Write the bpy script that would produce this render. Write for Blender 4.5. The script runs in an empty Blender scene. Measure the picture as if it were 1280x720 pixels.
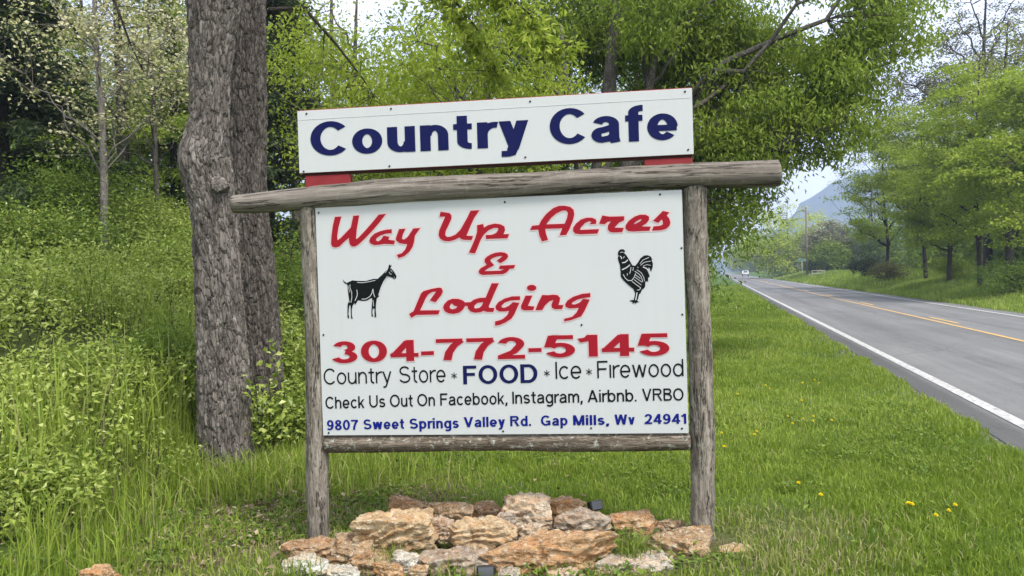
import bpy, math, random
import numpy as np
from mathutils import Matrix, Vector

# ------------------------------------------------------------------ camera, sky, sun, exposure
sc = bpy.context.scene
C = sc.collection
R_ = math.radians
FOC = 961.0; ROLL = .022; PITCH = -15/961.0; EYE = 1.6
cp, sp_ = math.cos(PITCH), math.sin(PITCH)
FWD = np.array([0, cp, sp_]); RT0 = np.array([1., 0, 0]); UP0 = np.cross(RT0, FWD)
RT = RT0*math.cos(ROLL)-UP0*math.sin(ROLL); UPV = UP0*math.cos(ROLL)+RT0*math.sin(ROLL)
CAM = np.array([0, 0, EYE])
cd = bpy.data.cameras.new('camera'); cam = bpy.data.objects.new('camera', cd); C.objects.link(cam)
cd.sensor_width = 36; cd.lens = 36*FOC/1280; cd.clip_end = 6000; cd.clip_start = .05
cam.matrix_world = Matrix(((RT[0], UPV[0], -FWD[0], 0), (RT[1], UPV[1], -FWD[1], 0), (RT[2], UPV[2], -FWD[2], EYE), (0, 0, 0, 1)))
sc.camera = cam
SUN_EL, SUN_AZ = 58, 138          # azimuth clockwise from +Y (the viewing direction)
w = bpy.data.worlds.new('World'); sc.world = w; w.use_nodes = True
nt = w.node_tree; nt.nodes.clear()
sky = nt.nodes.new('ShaderNodeTexSky'); sky.sky_type = 'NISHITA'; sky.sun_disc = False
sky.sun_elevation = R_(SUN_EL); sky.sun_rotation = R_(SUN_AZ); sky.dust_density = 3.5; sky.air_density = 1.2
hs = nt.nodes.new('ShaderNodeHueSaturation'); hs.inputs['Saturation'].default_value = .42; hs.inputs['Value'].default_value = 1.25
tcw = nt.nodes.new('ShaderNodeTexCoord'); nzw = nt.nodes.new('ShaderNodeTexNoise'); nzw.inputs['Scale'].default_value = 2.2; nzw.inputs['Detail'].default_value = 6
rpw = nt.nodes.new('ShaderNodeValToRGB'); rpw.color_ramp.elements[0].position = .38; rpw.color_ramp.elements[1].position = .62
mxw = nt.nodes.new('ShaderNodeMixRGB'); mxw.inputs[2].default_value = (7.4, 7.7, 8.4, 1)
bg = nt.nodes.new('ShaderNodeBackground'); bg.inputs['Strength'].default_value = .14
ow = nt.nodes.new('ShaderNodeOutputWorld')
L = nt.links.new
L(sky.outputs[0], hs.inputs['Color']); L(tcw.outputs['Generated'], nzw.inputs['Vector']); L(nzw.outputs[0], rpw.inputs[0])
L(rpw.outputs[0], mxw.inputs[0]); L(hs.outputs[0], mxw.inputs[1]); L(mxw.outputs[0], bg.inputs[0]); L(bg.outputs[0], ow.inputs[0])
sl = bpy.data.lights.new('sun', 'SUN'); sl.energy = 2.7; sl.angle = R_(12); sl.color = (1, .955, .88)
so = bpy.data.objects.new('sun', sl); C.objects.link(so)
sd = Vector((math.sin(R_(SUN_AZ))*math.cos(R_(SUN_EL)), math.cos(R_(SUN_AZ))*math.cos(R_(SUN_EL)), math.sin(R_(SUN_EL))))
so.rotation_euler = sd.to_track_quat('Z', 'Y').to_euler()
sc.view_settings.view_transform = 'Standard'; sc.view_settings.look = 'None'
sc.view_settings.exposure = 0.78; sc.view_settings.gamma = 1; sc.view_settings.use_curve_mapping = False
sc.cycles.max_bounces = 8; sc.cycles.transparent_max_bounces = 4; sc.cycles.volume_bounces = 1
sc.cycles.use_denoising = True; sc.cycles.caustics_reflective = False; sc.cycles.caustics_refractive = False

# ------------------------------------------------------------------ numbers
def ray(px, py): return FWD+RT*(px-640)/FOC-UPV*(py-360)/FOC
def at(px, py, Y):                                   # a point seen in the photo, at distance Y
    d = ray(px, py); return CAM+d*(Y/d[1])
RA = R_(15); SA, CA = math.sin(RA), math.cos(RA)     # the road runs 15 degrees right of the view
def xy(s, l): return np.array([s*SA+l*CA, s*CA-l*SA])
def sl_(x, y): return x*SA+y*CA, x*CA-y*SA
def hash3(ix, iy, iz, seed):
    n = (ix.astype(np.int64)*374761393+iy.astype(np.int64)*668265263+iz.astype(np.int64)*2147483647+seed*974634777) & 0xffffffff
    n = ((n ^ (n >> 13))*1274126177) & 0xffffffff
    n = ((n ^ (n >> 16))*2246822519) & 0xffffffff
    return ((n ^ (n >> 15)) & 0xffffff)/float(0xffffff)
def vnoise(P, seed=0):
    P = np.asarray(P, float); i = np.floor(P); f = P-i; f = f*f*(3-2*f); i = i.astype(np.int64)
    r = 0
    for dx in (0, 1):
        for dy in (0, 1):
            for dz in (0, 1):
                wgt = (f[:, 0] if dx else 1-f[:, 0])*(f[:, 1] if dy else 1-f[:, 1])*(f[:, 2] if dz else 1-f[:, 2])
                r = r+wgt*hash3(i[:, 0]+dx, i[:, 1]+dy, i[:, 2]+dz, seed)
    return r
def fbm(P, seed=0, o=4):
    r = 0; a = .5; P = np.asarray(P, float)
    for k in range(o): r = r+a*vnoise(P*(2**k), seed+k); a *= .5
    return r/(1-.5**o)
def sstep(a, b, x): t = np.clip((x-a)/(b-a), 0, 1); return t*t*(3-2*t)
def ground_z(x, y):
    x = np.asarray(x, float); y = np.asarray(y, float); s, l = sl_(x, y)
    z = np.where(l < 2.4, -.005-.043*(2.4-np.maximum(l, -4.2)), -.005)
    t = np.maximum(-4.3-l, 0)
    z = z+np.where(t < 12, .30*t*sstep(0, 1.6, t), .30*12+.10*(t-12))*(1-.75*sstep(60, 160, s))
    r = np.maximum(l-10.0, 0)
    z = z+.21*np.minimum(r, 5)*sstep(0, 2, r)*(.35+.65*sstep(25, 55, s))+.03*np.maximum(r-5, 0)
    z = np.minimum(z, 14)
    n = fbm(np.stack([x*.8, y*.8, x*0], -1).reshape(-1, 3), 5, 3).reshape(x.shape)-.5
    off = np.minimum(np.maximum(2.2-l, 0), 1)+np.minimum(np.maximum(l-10, 0), 1)
    return z+n*off*np.where(l < -4.3, .3, .10)

# ------------------------------------------------------------------ objects
def tag(o, label=None, cat=None, group=None, kind=None):
    if label: o['label'] = label
    if cat: o['category'] = cat
    if group: o['group'] = group
    if kind: o['kind'] = kind
    return o
def thing(name, label, cat, loc=(0, 0, 0), group=None):
    o = bpy.data.objects.new(name, None); C.objects.link(o); o.location = [float(v) for v in loc]
    o.empty_display_size = .2
    return tag(o, label, cat, group)
def mesh_np(name, V, F, m, parent=None, smooth=True, fattr=None, vvec=None, loc=None):
    """V (n,3); F a list of equal-width index arrays (quads, tris); one mesh object"""
    me = bpy.data.meshes.new(name); V = np.ascontiguousarray(V, dtype=np.float32)
    me.vertices.add(len(V)); me.vertices.foreach_set('co', V.ravel())
    Fs = [np.asarray(f, dtype=np.int32) for f in (F if isinstance(F, list) else [F]) if len(f)]
    loops = np.concatenate([f.ravel() for f in Fs]); tot = np.concatenate([np.full(len(f), f.shape[1], np.int32) for f in Fs])
    st = np.concatenate([[0], np.cumsum(tot)[:-1]]).astype(np.int32)
    me.loops.add(len(loops)); me.loops.foreach_set('vertex_index', loops)
    me.polygons.add(len(tot)); me.polygons.foreach_set('loop_start', st); me.polygons.foreach_set('loop_total', tot)
    me.polygons.foreach_set('use_smooth', np.full(len(tot), bool(smooth)))
    for k, a in (fattr or {}).items():
        at_ = me.attributes.new(k, 'FLOAT', 'FACE'); at_.data.foreach_set('value', np.ascontiguousarray(a, dtype=np.float32))
    for k, a in (vvec or {}).items():
        at_ = me.attributes.new(k, 'FLOAT_VECTOR', 'POINT'); at_.data.foreach_set('vector', np.ascontiguousarray(a, dtype=np.float32).ravel())
    me.update(calc_edges=True); me.validate()
    me.materials.append(m)
    o = bpy.data.objects.new(name, me); C.objects.link(o)
    if parent: o.parent = parent
    if loc is not None: o.location = [float(v) for v in loc]
    return o
class MB:                                            # a bag of polygons
    def __init__(s): s.v = []; s.f4 = []; s.f3 = []; s.n = 0; s.co = []
    def add(s, V, f4=(), f3=(), co=None):
        V = np.asarray(V, float); s.v.append(V); s.co.append(V if co is None else np.asarray(co, float))
        if len(f4): s.f4.append(np.asarray(f4)+s.n)
        if len(f3): s.f3.append(np.asarray(f3)+s.n)
        s.n += len(V); return s
    def box(s, a, b, bev=0):
        x0, y0, z0 = a; x1, y1, z1 = b
        if bev:
            e = bev; P = []
            for z in (z0, z1):
                for (x, y) in ((x0, y0), (x1, y0), (x1, y1), (x0, y1)):
                    sx = e if x == x0 else -e; sy = e if y == y0 else -e; sz = e if z == z0 else -e
                    P += [(x+sx, y+sy, z), (x, y+sy, z+sz), (x+sx, y, z+sz)]
            import bmesh
            bm = bmesh.new(); vs = [bm.verts.new(p) for p in P]; r = bmesh.ops.convex_hull(bm, input=vs)
            bm.verts.index_update(); V = [v.co[:] for v in bm.verts]
            f4 = [[v.index for v in f.verts] for f in bm.faces if len(f.verts) == 4]; f3 = [[v.index for v in f.verts] for f in bm.faces if len(f.verts) == 3]
            bm.free(); return s.add(V, f4, f3)
        V = [(x, y, z) for z in (z0, z1) for (x, y) in ((x0, y0), (x1, y0), (x1, y1), (x0, y1))]
        return s.add(V, [(3, 2, 1, 0), (4, 5, 6, 7), (0, 1, 5, 4), (1, 2, 6, 5), (2, 3, 7, 6), (3, 0, 4, 7)])
    def tube(s, path, rad, n=8, cap=True, disp=None, co_off=0):
        P = np.asarray(path, float); k = len(P); rad = np.broadcast_to(np.asarray(rad, float), (k,))
        T = np.gradient(P, axis=0); T /= np.linalg.norm(T, axis=1)[:, None]+1e-9
        ref = np.array([1., 0, 0]) if abs(T[:, 0].mean()) < .8 else np.array([0, 1., 0])
        A = np.cross(T, ref); A /= np.linalg.norm(A, axis=1)[:, None]; B = np.cross(T, A)
        th = np.linspace(0, 2*math.pi, n, endpoint=False)
        ln = np.concatenate([[0], np.cumsum(np.linalg.norm(np.diff(P, axis=0), axis=1))])+co_off
        ct, st = np.cos(th), np.sin(th)
        rr = np.repeat(rad[:, None], n, 1)
        co = np.stack([rr*ct[None], rr*st[None], np.repeat(ln[:, None], n, 1)], -1)
        if disp is not None: rr = rr+disp(co.reshape(-1, 3), rr.ravel()).reshape(k, n)
        V = P[:, None]+A[:, None]*(rr*ct[None])[..., None]+B[:, None]*(rr*st[None])[..., None]
        i = np.arange(k-1)[:, None]*n; j = np.arange(n)[None]; j2 = (j+1) % n
        f4 = np.stack([i+j, i+j2, i+n+j2, i+n+j], -1).reshape(-1, 4)
        V = V.reshape(-1, 3); co = co.reshape(-1, 3); f3 = []
        if cap:
            V = np.vstack([V, P[0], P[-1]]); co = np.vstack([co, [0, 0, ln[0]], [0, 0, ln[-1]]])
            f3 = [(k*n, (q+1) % n, q) for q in range(n)]+[(k*n+1, (k-1)*n+q, (k-1)*n+(q+1) % n) for q in range(n)]
        return s.add(V, f4, f3, co)
    def build(s, name, m, parent=None, smooth=False, co=False, loc=None):
        return mesh_np(name, np.vstack(s.v), [np.vstack(s.f4) if s.f4 else [], np.vstack(s.f3) if s.f3 else []], m, parent, smooth,
                       vvec={'bark_co': np.vstack(s.co)} if co else None, loc=loc)

# ------------------------------------------------------------------ materials
class N:
    def __init__(s, name):
        s.m = bpy.data.materials.new(name); s.m.use_nodes = True; s.t = s.m.node_tree; s.t.nodes.clear()
        s.o = s.t.nodes.new('ShaderNodeOutputMaterial')
    def n(s, ty, **kw):
        nd = s.t.nodes.new('ShaderNode'+ty)
        for k, v in kw.items():
            if k.startswith('i_'):
                key = k[2:].replace('_', ' '); inp = nd.inputs[int(key)] if key.isdigit() else nd.inputs[key]
                if isinstance(v, bpy.types.NodeSocket): s.t.links.new(v, inp)
                else: inp.default_value = v
            else: setattr(nd, k, v)
        return nd
    def ramp(s, fac, els):
        r = s.n('ValToRGB', i_Fac=fac); e = r.color_ramp.elements
        while len(e) < len(els): e.new(.5)
        for q, (p, c) in zip(e, els): q.position = p; q.color = (*c, 1) if len(c) == 3 else c
        return r.outputs[0]
    def mix(s, f, a, b, bt='MIX'):
        r = s.n('MixRGB', blend_type=bt)
        for k, v in ((0, f), (1, a), (2, b)):
            if isinstance(v, bpy.types.NodeSocket): s.t.links.new(v, r.inputs[k])
            else: r.inputs[k].default_value = v if k == 0 else (*v, 1)
        return r.outputs[0]
    def math(s, op, a, b=0.):
        r = s.n('Math', operation=op)
        for k, v in ((0, a), (1, b)):
            if isinstance(v, bpy.types.NodeSocket): s.t.links.new(v, r.inputs[k])
            else: r.inputs[k].default_value = v
        return r.outputs[0]
    def co(s, attr=None, scale=(1, 1, 1), kind='Object'):
        v = s.n('Attribute', attribute_name=attr).outputs['Vector'] if attr else s.n('TexCoord').outputs[kind]
        return s.n('Mapping', i_Vector=v, i_Scale=scale).outputs[0]
    def noise(s, v, scale, det=4, rough=.55): return s.n('TexNoise', i_Vector=v, i_Scale=scale, i_Detail=det, i_Roughness=rough).outputs[0]
    def bump(s, h, st, dist=.01, nrm=None):
        b = s.n('Bump', i_Height=h, i_Strength=st, i_Distance=dist)
        if nrm: s.t.links.new(nrm, b.inputs['Normal'])
        return b.outputs[0]
    def done(s, col, rough=.8, nrm=None, spec=.3, metal=0.):
        p = s.n('BsdfPrincipled')
        for k, v in (('Base Color', col), ('Roughness', rough), ('Specular IOR Level', spec), ('Metallic', metal), ('Normal', nrm)):
            if v is None: continue
            if isinstance(v, bpy.types.NodeSocket): s.t.links.new(v, p.inputs[k])
            else: p.inputs[k].default_value = (*v, 1) if k == 'Base Color' else v
        s.t.links.new(p.outputs[0], s.o.inputs[0]); s.p = p; return s.m
def plain(name, col, rough=.6, spec=.3, var=.12, metal=0.):
    k = N(name); v = k.co(); n = k.noise(v, 9, 5)
    return k.done(k.mix(n, tuple(c*(1-var) for c in col), tuple(min(1, c*(1+var)) for c in col)), rough, k.bump(k.noise(v, 60, 3), .15, .002), spec, metal)
def leafmat(name, els, trans=.35, rough=.5, spec=.25):
    k = N(name); a = k.n('Attribute', attribute_name='tint').outputs['Fac']; c = k.ramp(a, els)
    k.done(c, rough, None, spec)
    t = k.n('BsdfTranslucent', i_Color=k.mix(.5, c, (.20, .30, .03)))
    m = k.n('MixShader', i_0=trans, i_1=k.p.outputs[0], i_2=t.outputs[0]); k.t.links.new(m.outputs[0], k.o.inputs[0]); return k.m
def barkmat(name, dark, mid, light, scale=1., stretch=.32, lichen=0., bump=.8, crack=True, vmix=.32, split=0.):
    k = N(name); v = k.co('bark_co'); vs = k.co('bark_co', (1, 1, stretch))
    n1 = k.noise(vs, 9*scale, 6, .65); wv = k.mix(.12, vs, k.n('TexNoise', i_Vector=vs, i_Scale=14*scale, i_Detail=3).outputs['Color'])
    ve = k.n('TexVoronoi', feature='DISTANCE_TO_EDGE', i_Vector=wv, i_Scale=19*scale).outputs[0]
    vc = k.n('TexVoronoi', i_Vector=wv, i_Scale=19*scale).outputs['Color']
    e = k.ramp(ve, [(0, (0, 0, 0)), (.12, (1, 1, 1))])
    c = k.ramp(n1, [(.28, dark), (.5, mid), (.74, light)])
    c = k.mix(vmix, c, k.ramp(k.n('SeparateColor', i_Color=vc).outputs[0], [(0, dark), (1, light)]))
    if crack: c = k.mix(k.math('ADD', k.math('MULTIPLY', e, .6), .4), tuple(d*.6 for d in dark), c)
    if lichen: c = k.mix(k.math('MULTIPLY', k.ramp(k.noise(v, 24, 6, .75), [(.55, (0, 0, 0)), (.62, (1, 1, 1))]), lichen), c, (.40, .42, .36))
    sl = None
    if split:
        sl = k.ramp(k.math('ABSOLUTE', k.math('SUBTRACT', k.noise(k.co('bark_co', (1, 1, split)), 13, 5, .6), .5)), [(0, (0, 0, 0)), (.018, (1, 1, 1))]); c = k.mix(sl, tuple(d*.35 for d in dark), c)
    hgt = k.math('ADD', k.math('MULTIPLY', sl if sl else e, .7), k.noise(vs, 40*scale, 5, .7))
    return k.done(c, .92, k.bump(hgt, bump, .012/scale), .15)

# ------------------------------------------------------------------ leaves, blades and wood
def unit(v): return v/(np.linalg.norm(v, axis=-1, keepdims=True)+1e-9)
def leaf_geo(P, size, rng, aspect=.5, up=.3, droop=0., axis=None):
    n = len(P); d = rng.normal(size=(n, 3)); d[:, 2] = d[:, 2]*.6-droop
    if axis is not None: d = d*.6+axis
    d = unit(d); r = rng.normal(size=(n, 3)); r[:, 2] += up*3; sd_ = unit(np.cross(d, r)); nn = np.cross(sd_, d)
    s = np.broadcast_to(size, (n,))*rng.uniform(.65, 1.3, n); s = s[:, None]; asp = aspect*rng.uniform(.75, 1.25, (n, 1))
    mid = P+d*s*.45; fold = nn*s*.10
    V = np.stack([P, mid+sd_*s*asp*.5+fold, P+d*s-nn*s*.12, mid-sd_*s*asp*.5+fold], 1)
    return V.reshape(-1, 3)
def leaf_obj(name, P, size, rng, m, parent=None, tint=None, loc=None, **kw):
    V = leaf_geo(P, size, rng, **kw); n = len(P)
    if tint is None: tint = rng.uniform(0, 1, n)
    return mesh_np(name, V, np.arange(4*n).reshape(n, 4), m, parent, False, {'tint': np.clip(tint, 0, 1)}, loc=loc)
def blade_geo(P, h, wd, rng, lean=.35):
    n = len(P); az = rng.uniform(0, 2*math.pi, n); b = np.stack([np.cos(az), np.sin(az), 0*az], 1); az2 = rng.uniform(0, 2*math.pi, n)
    sd_ = np.stack([np.cos(az2), np.sin(az2), 0*az], 1)*(np.broadcast_to(wd, (n,))[:, None])*.5
    h = np.broadcast_to(h, (n,))[:, None]; ln = np.abs(rng.normal(0, lean, n))[:, None]
    z = np.array([0, 0, 1.])
    m_ = P+z*h*.55+b*h*ln*.3; t = P+z*h*(1-.35*np.minimum(ln, 1.2))+b*h*ln
    V = np.stack([P-sd_, P+sd_, m_+sd_*.8, m_-sd_*.8, t], 1).reshape(-1, 3)
    i = np.arange(n)[:, None]*5
    return V, i+np.array([[0, 1, 2, 3]]), i+np.array([[3, 2, 4]])
def blade_obj(name, P, h, wd, rng, m, tint, lean=.35, parent=None, loc=None):
    V, q, t = blade_geo(P, h, wd, rng, lean)
    return mesh_np(name, V, [q, t], m, parent, False, {'tint': np.concatenate([np.clip(tint, 0, 1)]*2)}, loc=loc)
def curve3(a, b, c, n=6):
    t = np.linspace(0, 1, n)[:, None]; return (1-t)**2*a+2*t*(1-t)*b+t*t*c
def make_tree(name, label, base, trunk, blobs, n_anchor, per, lsize, lm, bm, seed, nlimb=9, spread=.35, aspect=.5, droop=.3,
              twigs=True, twig_r=.012, shell=.45, gap=.42, nseg=8, group=None, cat='tree', wob=.12, tintmix=.55, up=.3, fork=None, flat=.6, lk=.022, rmax=9):
    """trunk: list of (x,y,z,r) relative to the base; blobs: (cx,cy,cz,rx,ry,rz)"""
    rng = np.random.default_rng(seed); base = np.asarray(base, float)
    t = thing(name, label, cat, base, group)
    b = MB(); trunks = [trunk]+(fork or [])
    samples = []
    for tk in trunks:
        tk = np.asarray(tk, float); k = max(8, len(tk)*5); u = np.linspace(0, 1, len(tk)); uu = np.linspace(0, 1, k)
        P = np.stack([np.interp(uu, u, tk[:, q]) for q in range(4)], 1)
        P[1:-1] = (P[:-2]+P[1:-1]*2+P[2:])/4
        P[:, :2] += (np.stack([vnoise(np.stack([uu*4, uu*0, uu*0+seed*3.1+q], 1), seed+q) for q in (1, 2)], 1)-.5)*wob*np.minimum(uu*4, 1)[:, None]
        b.tube(P[:, :3], P[:, 3], nseg); samples.append(P)
    TS = np.vstack(samples)
    bl = np.asarray(blobs, float); vol = (bl[:, 3]*bl[:, 4]*bl[:, 5])**.8; pick = rng.choice(len(bl), n_anchor*4, p=vol/vol.sum())
    d = unit(rng.normal(size=(len(pick), 3))); rr = rng.uniform(0, 1, (len(pick), 1))**shell
    A = bl[pick, :3]+d*rr*bl[pick, 3:6]
    keep = fbm(A*.55+seed, seed, 2) > gap
    A = A[keep][:n_anchor]
    # limbs towards spread-out anchors
    li = [int(rng.integers(len(A)))]; D = np.linalg.norm(A-A[li[0]], axis=1)
    for _ in range(nlimb-1): j = int(np.argmax(D*rng.uniform(.7, 1, len(A)))); li.append(j); D = np.minimum(D, np.linalg.norm(A-A[j], axis=1))
    LS = []
    zmax = TS[:, 2].max()
    for j in li:
        e = A[j]; hd = np.linalg.norm(TS[:, :2]-e[:2], axis=1); sc_ = np.abs(TS[:, 2]-np.clip(e[2]-.55*hd.min()-.1*zmax, .22*zmax, zmax))+.3*hd
        q = int(np.argmin(sc_)); st = TS[q]; midp = (st[:3]+e)/2+np.array([0, 0, .10*np.linalg.norm(e-st[:3])])+rng.normal(0, .06, 3)*np.linalg.norm(e-st[:3])
        pt = curve3(st[:3], midp, e, 9); pt[1:-1] += rng.normal(0, .025, (7, 3))*np.linalg.norm(e-st[:3]); r0 = min(rmax, st[3]*.62, lk*np.linalg.norm(e-st[:3])+.012)
        b.tube(pt, np.linspace(r0, max(twig_r*.8, r0*.15), 9), 6, cap=False); LS.append(pt[2:])
    LS = np.vstack(LS+[TS[TS[:, 2] > .45*zmax][:, :3]])
    if twigs:
        for a in A:
            dd = np.linalg.norm(LS-a, axis=1)+np.maximum(LS[:, 2]-a[2], 0)*.6; st = LS[int(np.argmin(dd))]
            ln = np.linalg.norm(a-st)
            if ln < .05: continue
            pt = curve3(st, (st+a)/2+rng.normal(0, .1, 3)*ln+np.array([0, 0, .08*ln]), a, 5)
            b.tube(pt, np.linspace(twig_r*(.6+.25*ln), twig_r*.35, 5), 4, cap=False)
    b.build('trunk', bm, t, True, True)
    if per:
        c = np.repeat(A, per, 0); off = rng.normal(size=c.shape)*spread*np.array([1, 1, flat]); P = c+off
        ct = np.repeat(rng.uniform(0, 1, len(A)), per)
        tint = ct*tintmix+rng.uniform(0, 1, len(P))*(1-tintmix)
        leaf_obj('crown', P, lsize, rng, lm, t, tint, aspect=aspect, droop=droop, up=up)
    return t

# ------------------------------------------------------------------ materials in use
def m_ground():
    k = N('soil_and_turf'); z = k.n('SeparateXYZ', i_Vector=k.n('Attribute', attribute_name='zone').outputs['Vector'])
    v = k.co(); n1 = k.noise(v, 1.3, 6); n2 = k.noise(v, 28, 6, .7)
    turf = k.ramp(k.math('ADD', k.math('MULTIPLY', n1, .5), k.math('MULTIPLY', n2, .5)), [(.3, (.035, .065, .012)), (.55, (.07, .12, .022)), (.75, (.11, .15, .035))])
    litter = k.ramp(n2, [(.3, (.035, .026, .017)), (.5, (.10, .075, .045)), (.72, (.22, .17, .11))])
    grav = k.ramp(k.n('TexVoronoi', i_Vector=v, i_Scale=60.).outputs['Color'], [(0, (.05, .048, .045)), (1, (.24, .235, .225))])
    duff = k.ramp(n2, [(.3, (.03, .042, .012)), (.7, (.085, .11, .03))])
    c = k.mix(z.outputs[1], turf, duff); c = k.mix(z.outputs[0], c, litter); c = k.mix(z.outputs[2], c, grav)
    return k.done(c, .95, k.bump(n2, .8, .03), .1)
def m_asphalt():
    k = N('asphalt'); v = k.co(); st = k.n('Mapping', i_Vector=v, i_Rotation=(0, 0, RA)).outputs[0]
    lanes = k.n('Mapping', i_Vector=st, i_Scale=(1.3, .05, 1)).outputs[0]
    a = k.noise(lanes, 2.0, 4, .6); f = k.noise(v, 150, 3, .8); pch = k.noise(st, .35, 4)
    wv = k.n('TexVoronoi', feature='DISTANCE_TO_EDGE', i_Vector=k.mix(.12, k.n('Mapping', i_Vector=st, i_Scale=(1, .45, 1)).outputs[0], k.n('TexNoise', i_Vector=v, i_Scale=1.8).outputs['Color']), i_Scale=.42).outputs[0]
    c = k.ramp(k.math('ADD', k.math('MULTIPLY', a, .65), k.math('MULTIPLY', pch, .35)), [(.34, (.052, .052, .052)), (.5, (.098, .098, .097)), (.64, (.17, .17, .168))])
    c = k.mix(.45, c, k.ramp(f, [(.3, (.05, .05, .05)), (.7, (.26, .26, .26))])); c = k.mix(k.ramp(wv, [(0, (.4,)*3), (.005, (0, 0, 0))]), c, (.03, .03, .03))
    cr = k.math('ABSOLUTE', k.math('SUBTRACT', k.noise(k.n('Mapping', i_Vector=st, i_Scale=(1, .35, 1)).outputs[0], .9, 8, .72), .5)); c = k.mix(k.ramp(cr, [(0, (.65,)*3), (.006, (0, 0, 0))]), c, (.035, .035, .035))
    lt = k.n('SeparateXYZ', i_Vector=st).outputs[0]                    # across the road
    tr = k.n('MapRange', i_Value=k.math('SINE', k.math('MULTIPLY', k.math('ADD', lt, .25), 4.0)), i_1=-1., i_2=1.).outputs[0]
    c = k.mix(k.math('MULTIPLY', tr, .26), c, (.21, .21, .208)); c = k.mix(k.ramp(k.math('ADD', lt, k.math('MULTIPLY', k.noise(v, 9, 4), .14)), [(0, (.6,)*3), (1, (.6,)*3)]) if 0 else k.n('MapRange', i_Value=k.math('ADD', lt, k.math('MULTIPLY', k.noise(v, 9, 4), .16)), i_1=2.80, i_2=2.92, i_3=.6, i_4=0.).outputs[0], c, (.045, .044, .042))
    return k.done(c, .85, k.bump(f, .5, .005), .25)
def m_paint(name, col, wear):
    k = N(name); v = k.co(); n = k.noise(v, 14, 6, .75); f = k.noise(v, 120, 3, .8); cr = k.math('ABSOLUTE', k.math('SUBTRACT', k.noise(v, 3.5, 6, .7), .5))
    c = k.mix(k.ramp(k.math('ADD', k.math('MULTIPLY', n, .6), k.math('MULTIPLY', f, .4)), [(.47-wear, (0, 0, 0)), (.60, (1, 1, 1))]), col, (.19, .185, .18)); c = k.mix(k.ramp(cr, [(0, (.7,)*3), (.012, (0, 0, 0))]), c, (.12, .12, .12))
    return k.done(c, .7)
def m_mountain():
    k = N('mountain_forest'); v = k.co(); n = k.noise(v, .012, 6, .6)
    return k.done(k.ramp(n, [(.3, (.022, .04, .018)), (.7, (.06, .085, .03))]), 1, None, 0)
GROUND_M = m_ground(); ASPH = m_asphalt(); WHITE_P = m_paint('white_road_paint', (.56, .55, .53), .05); YEL_P = m_paint('yellow_road_paint', (.62, .36, .06), .02)
BARK = barkmat('scaly_bark', (.042, .035, .030), (.14, .12, .105), (.29, .262, .238), 1.3, .24, .18, 1.0, True, .34)
BARK_REAR_SHADE = barkmat('shaded_scaly_bark', (.026, .021, .018), (.09, .075, .064), (.20, .178, .16), 1.3, .24, .12, 1.0, True, .34)  # same scaly bark, with the rear stem's shade put into its colour
BARK_GREY = barkmat('grey_bark', (.032, .028, .024), (.085, .076, .066), (.17, .155, .135), 1.2, .25, .25, .6)
BARK_DARK = barkmat('dark_bark', (.02, .017, .014), (.05, .043, .036), (.10, .088, .075), 1.2, .3, 0, .6)
BARK_PALE = barkmat('pale_bark', (.09, .08, .07), (.20, .18, .16), (.33, .30, .27), 1.2, .5, .2, .4)
POST_M = barkmat('weathered_post_bark', (.065, .054, .043), (.20, .172, .14), (.40, .36, .31), 2.2, .16, .30, 1.0, split=.12)
LOG_M = barkmat('weathered_peeled_log', (.04, .032, .026), (.15, .128, .108), (.36, .325, .285), 2.4, .045, .15, .8, crack=False, split=.05)
RAIL_M = barkmat('weathered_rail_bark', (.05, .038, .029), (.15, .12, .09), (.27, .23, .185), 1.9, .12, .85, .9)
G_BRIGHT = [(0, (.13, .19, .032)), (.45, (.26, .34, .056)), (.8, (.39, .46, .095)), (1, (.50, .55, .18))]
LF_LIME = leafmat('lime_spring_leaf', [(0, (.17, .23, .022)), (.5, (.32, .40, .036)), (1, (.47, .53, .085))], .5)
LF_MID = leafmat('mid_green_leaf', [(0, (.060, .105, .017)), (.5, (.125, .20, .028)), (1, (.23, .30, .048))], .4)
LF_DEEP = leafmat('deep_green_leaf', [(0, (.11, .16, .022)), (.55, (.225, .305, .038)), (1, (.37, .44, .07))], .52)
LF_DARK = leafmat('evergreen_needle', [(0, (.014, .025, .010)), (.6, (.036, .056, .020)), (1, (.075, .10, .035))], .12, .6)
LF_FAR = leafmat('far_lime_leaf', [(0, (.32, .39, .035)), (.5, (.50, .57, .06)), (1, (.64, .69, .14))], .5)
LF_BUSH = leafmat('undergrowth_leaf', G_BRIGHT, .42, .4, .5)
LF_BUSHD = leafmat('dull_green_leaf', [(0, (.07, .115, .032)), (.5, (.145, .21, .05)), (1, (.26, .33, .11))], .28, .38, .5)
LF_BLOOM = leafmat('cream_bud', [(0, (.30, .30, .12)), (.5, (.50, .47, .25)), (1, (.70, .66, .48))], .3)
LF_OLIVE = leafmat('olive_young_leaf', [(0, (.17, .20, .035)), (.5, (.31, .34, .055)), (1, (.43, .44, .11))], .45)
LF_TAN = leafmat('grey_bloom', [(0, (.16, .15, .10)), (.5, (.28, .27, .18)), (1, (.42, .39, .30))], .3)
GRASS = leafmat('grass_blade', [(0, (.08, .135, .014)), (.35, (.175, .255, .026)), (.7, (.33, .41, .072)), (.86, (.39, .45, .12)), (.93, (.36, .32, .15)), (1, (.50, .43, .26))], .4, .5)
LITTER = leafmat('dead_leaf', [(0, (.06, .042, .026)), (.5, (.18, .13, .08)), (1, (.36, .29, .20))], .05, .8)

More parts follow.
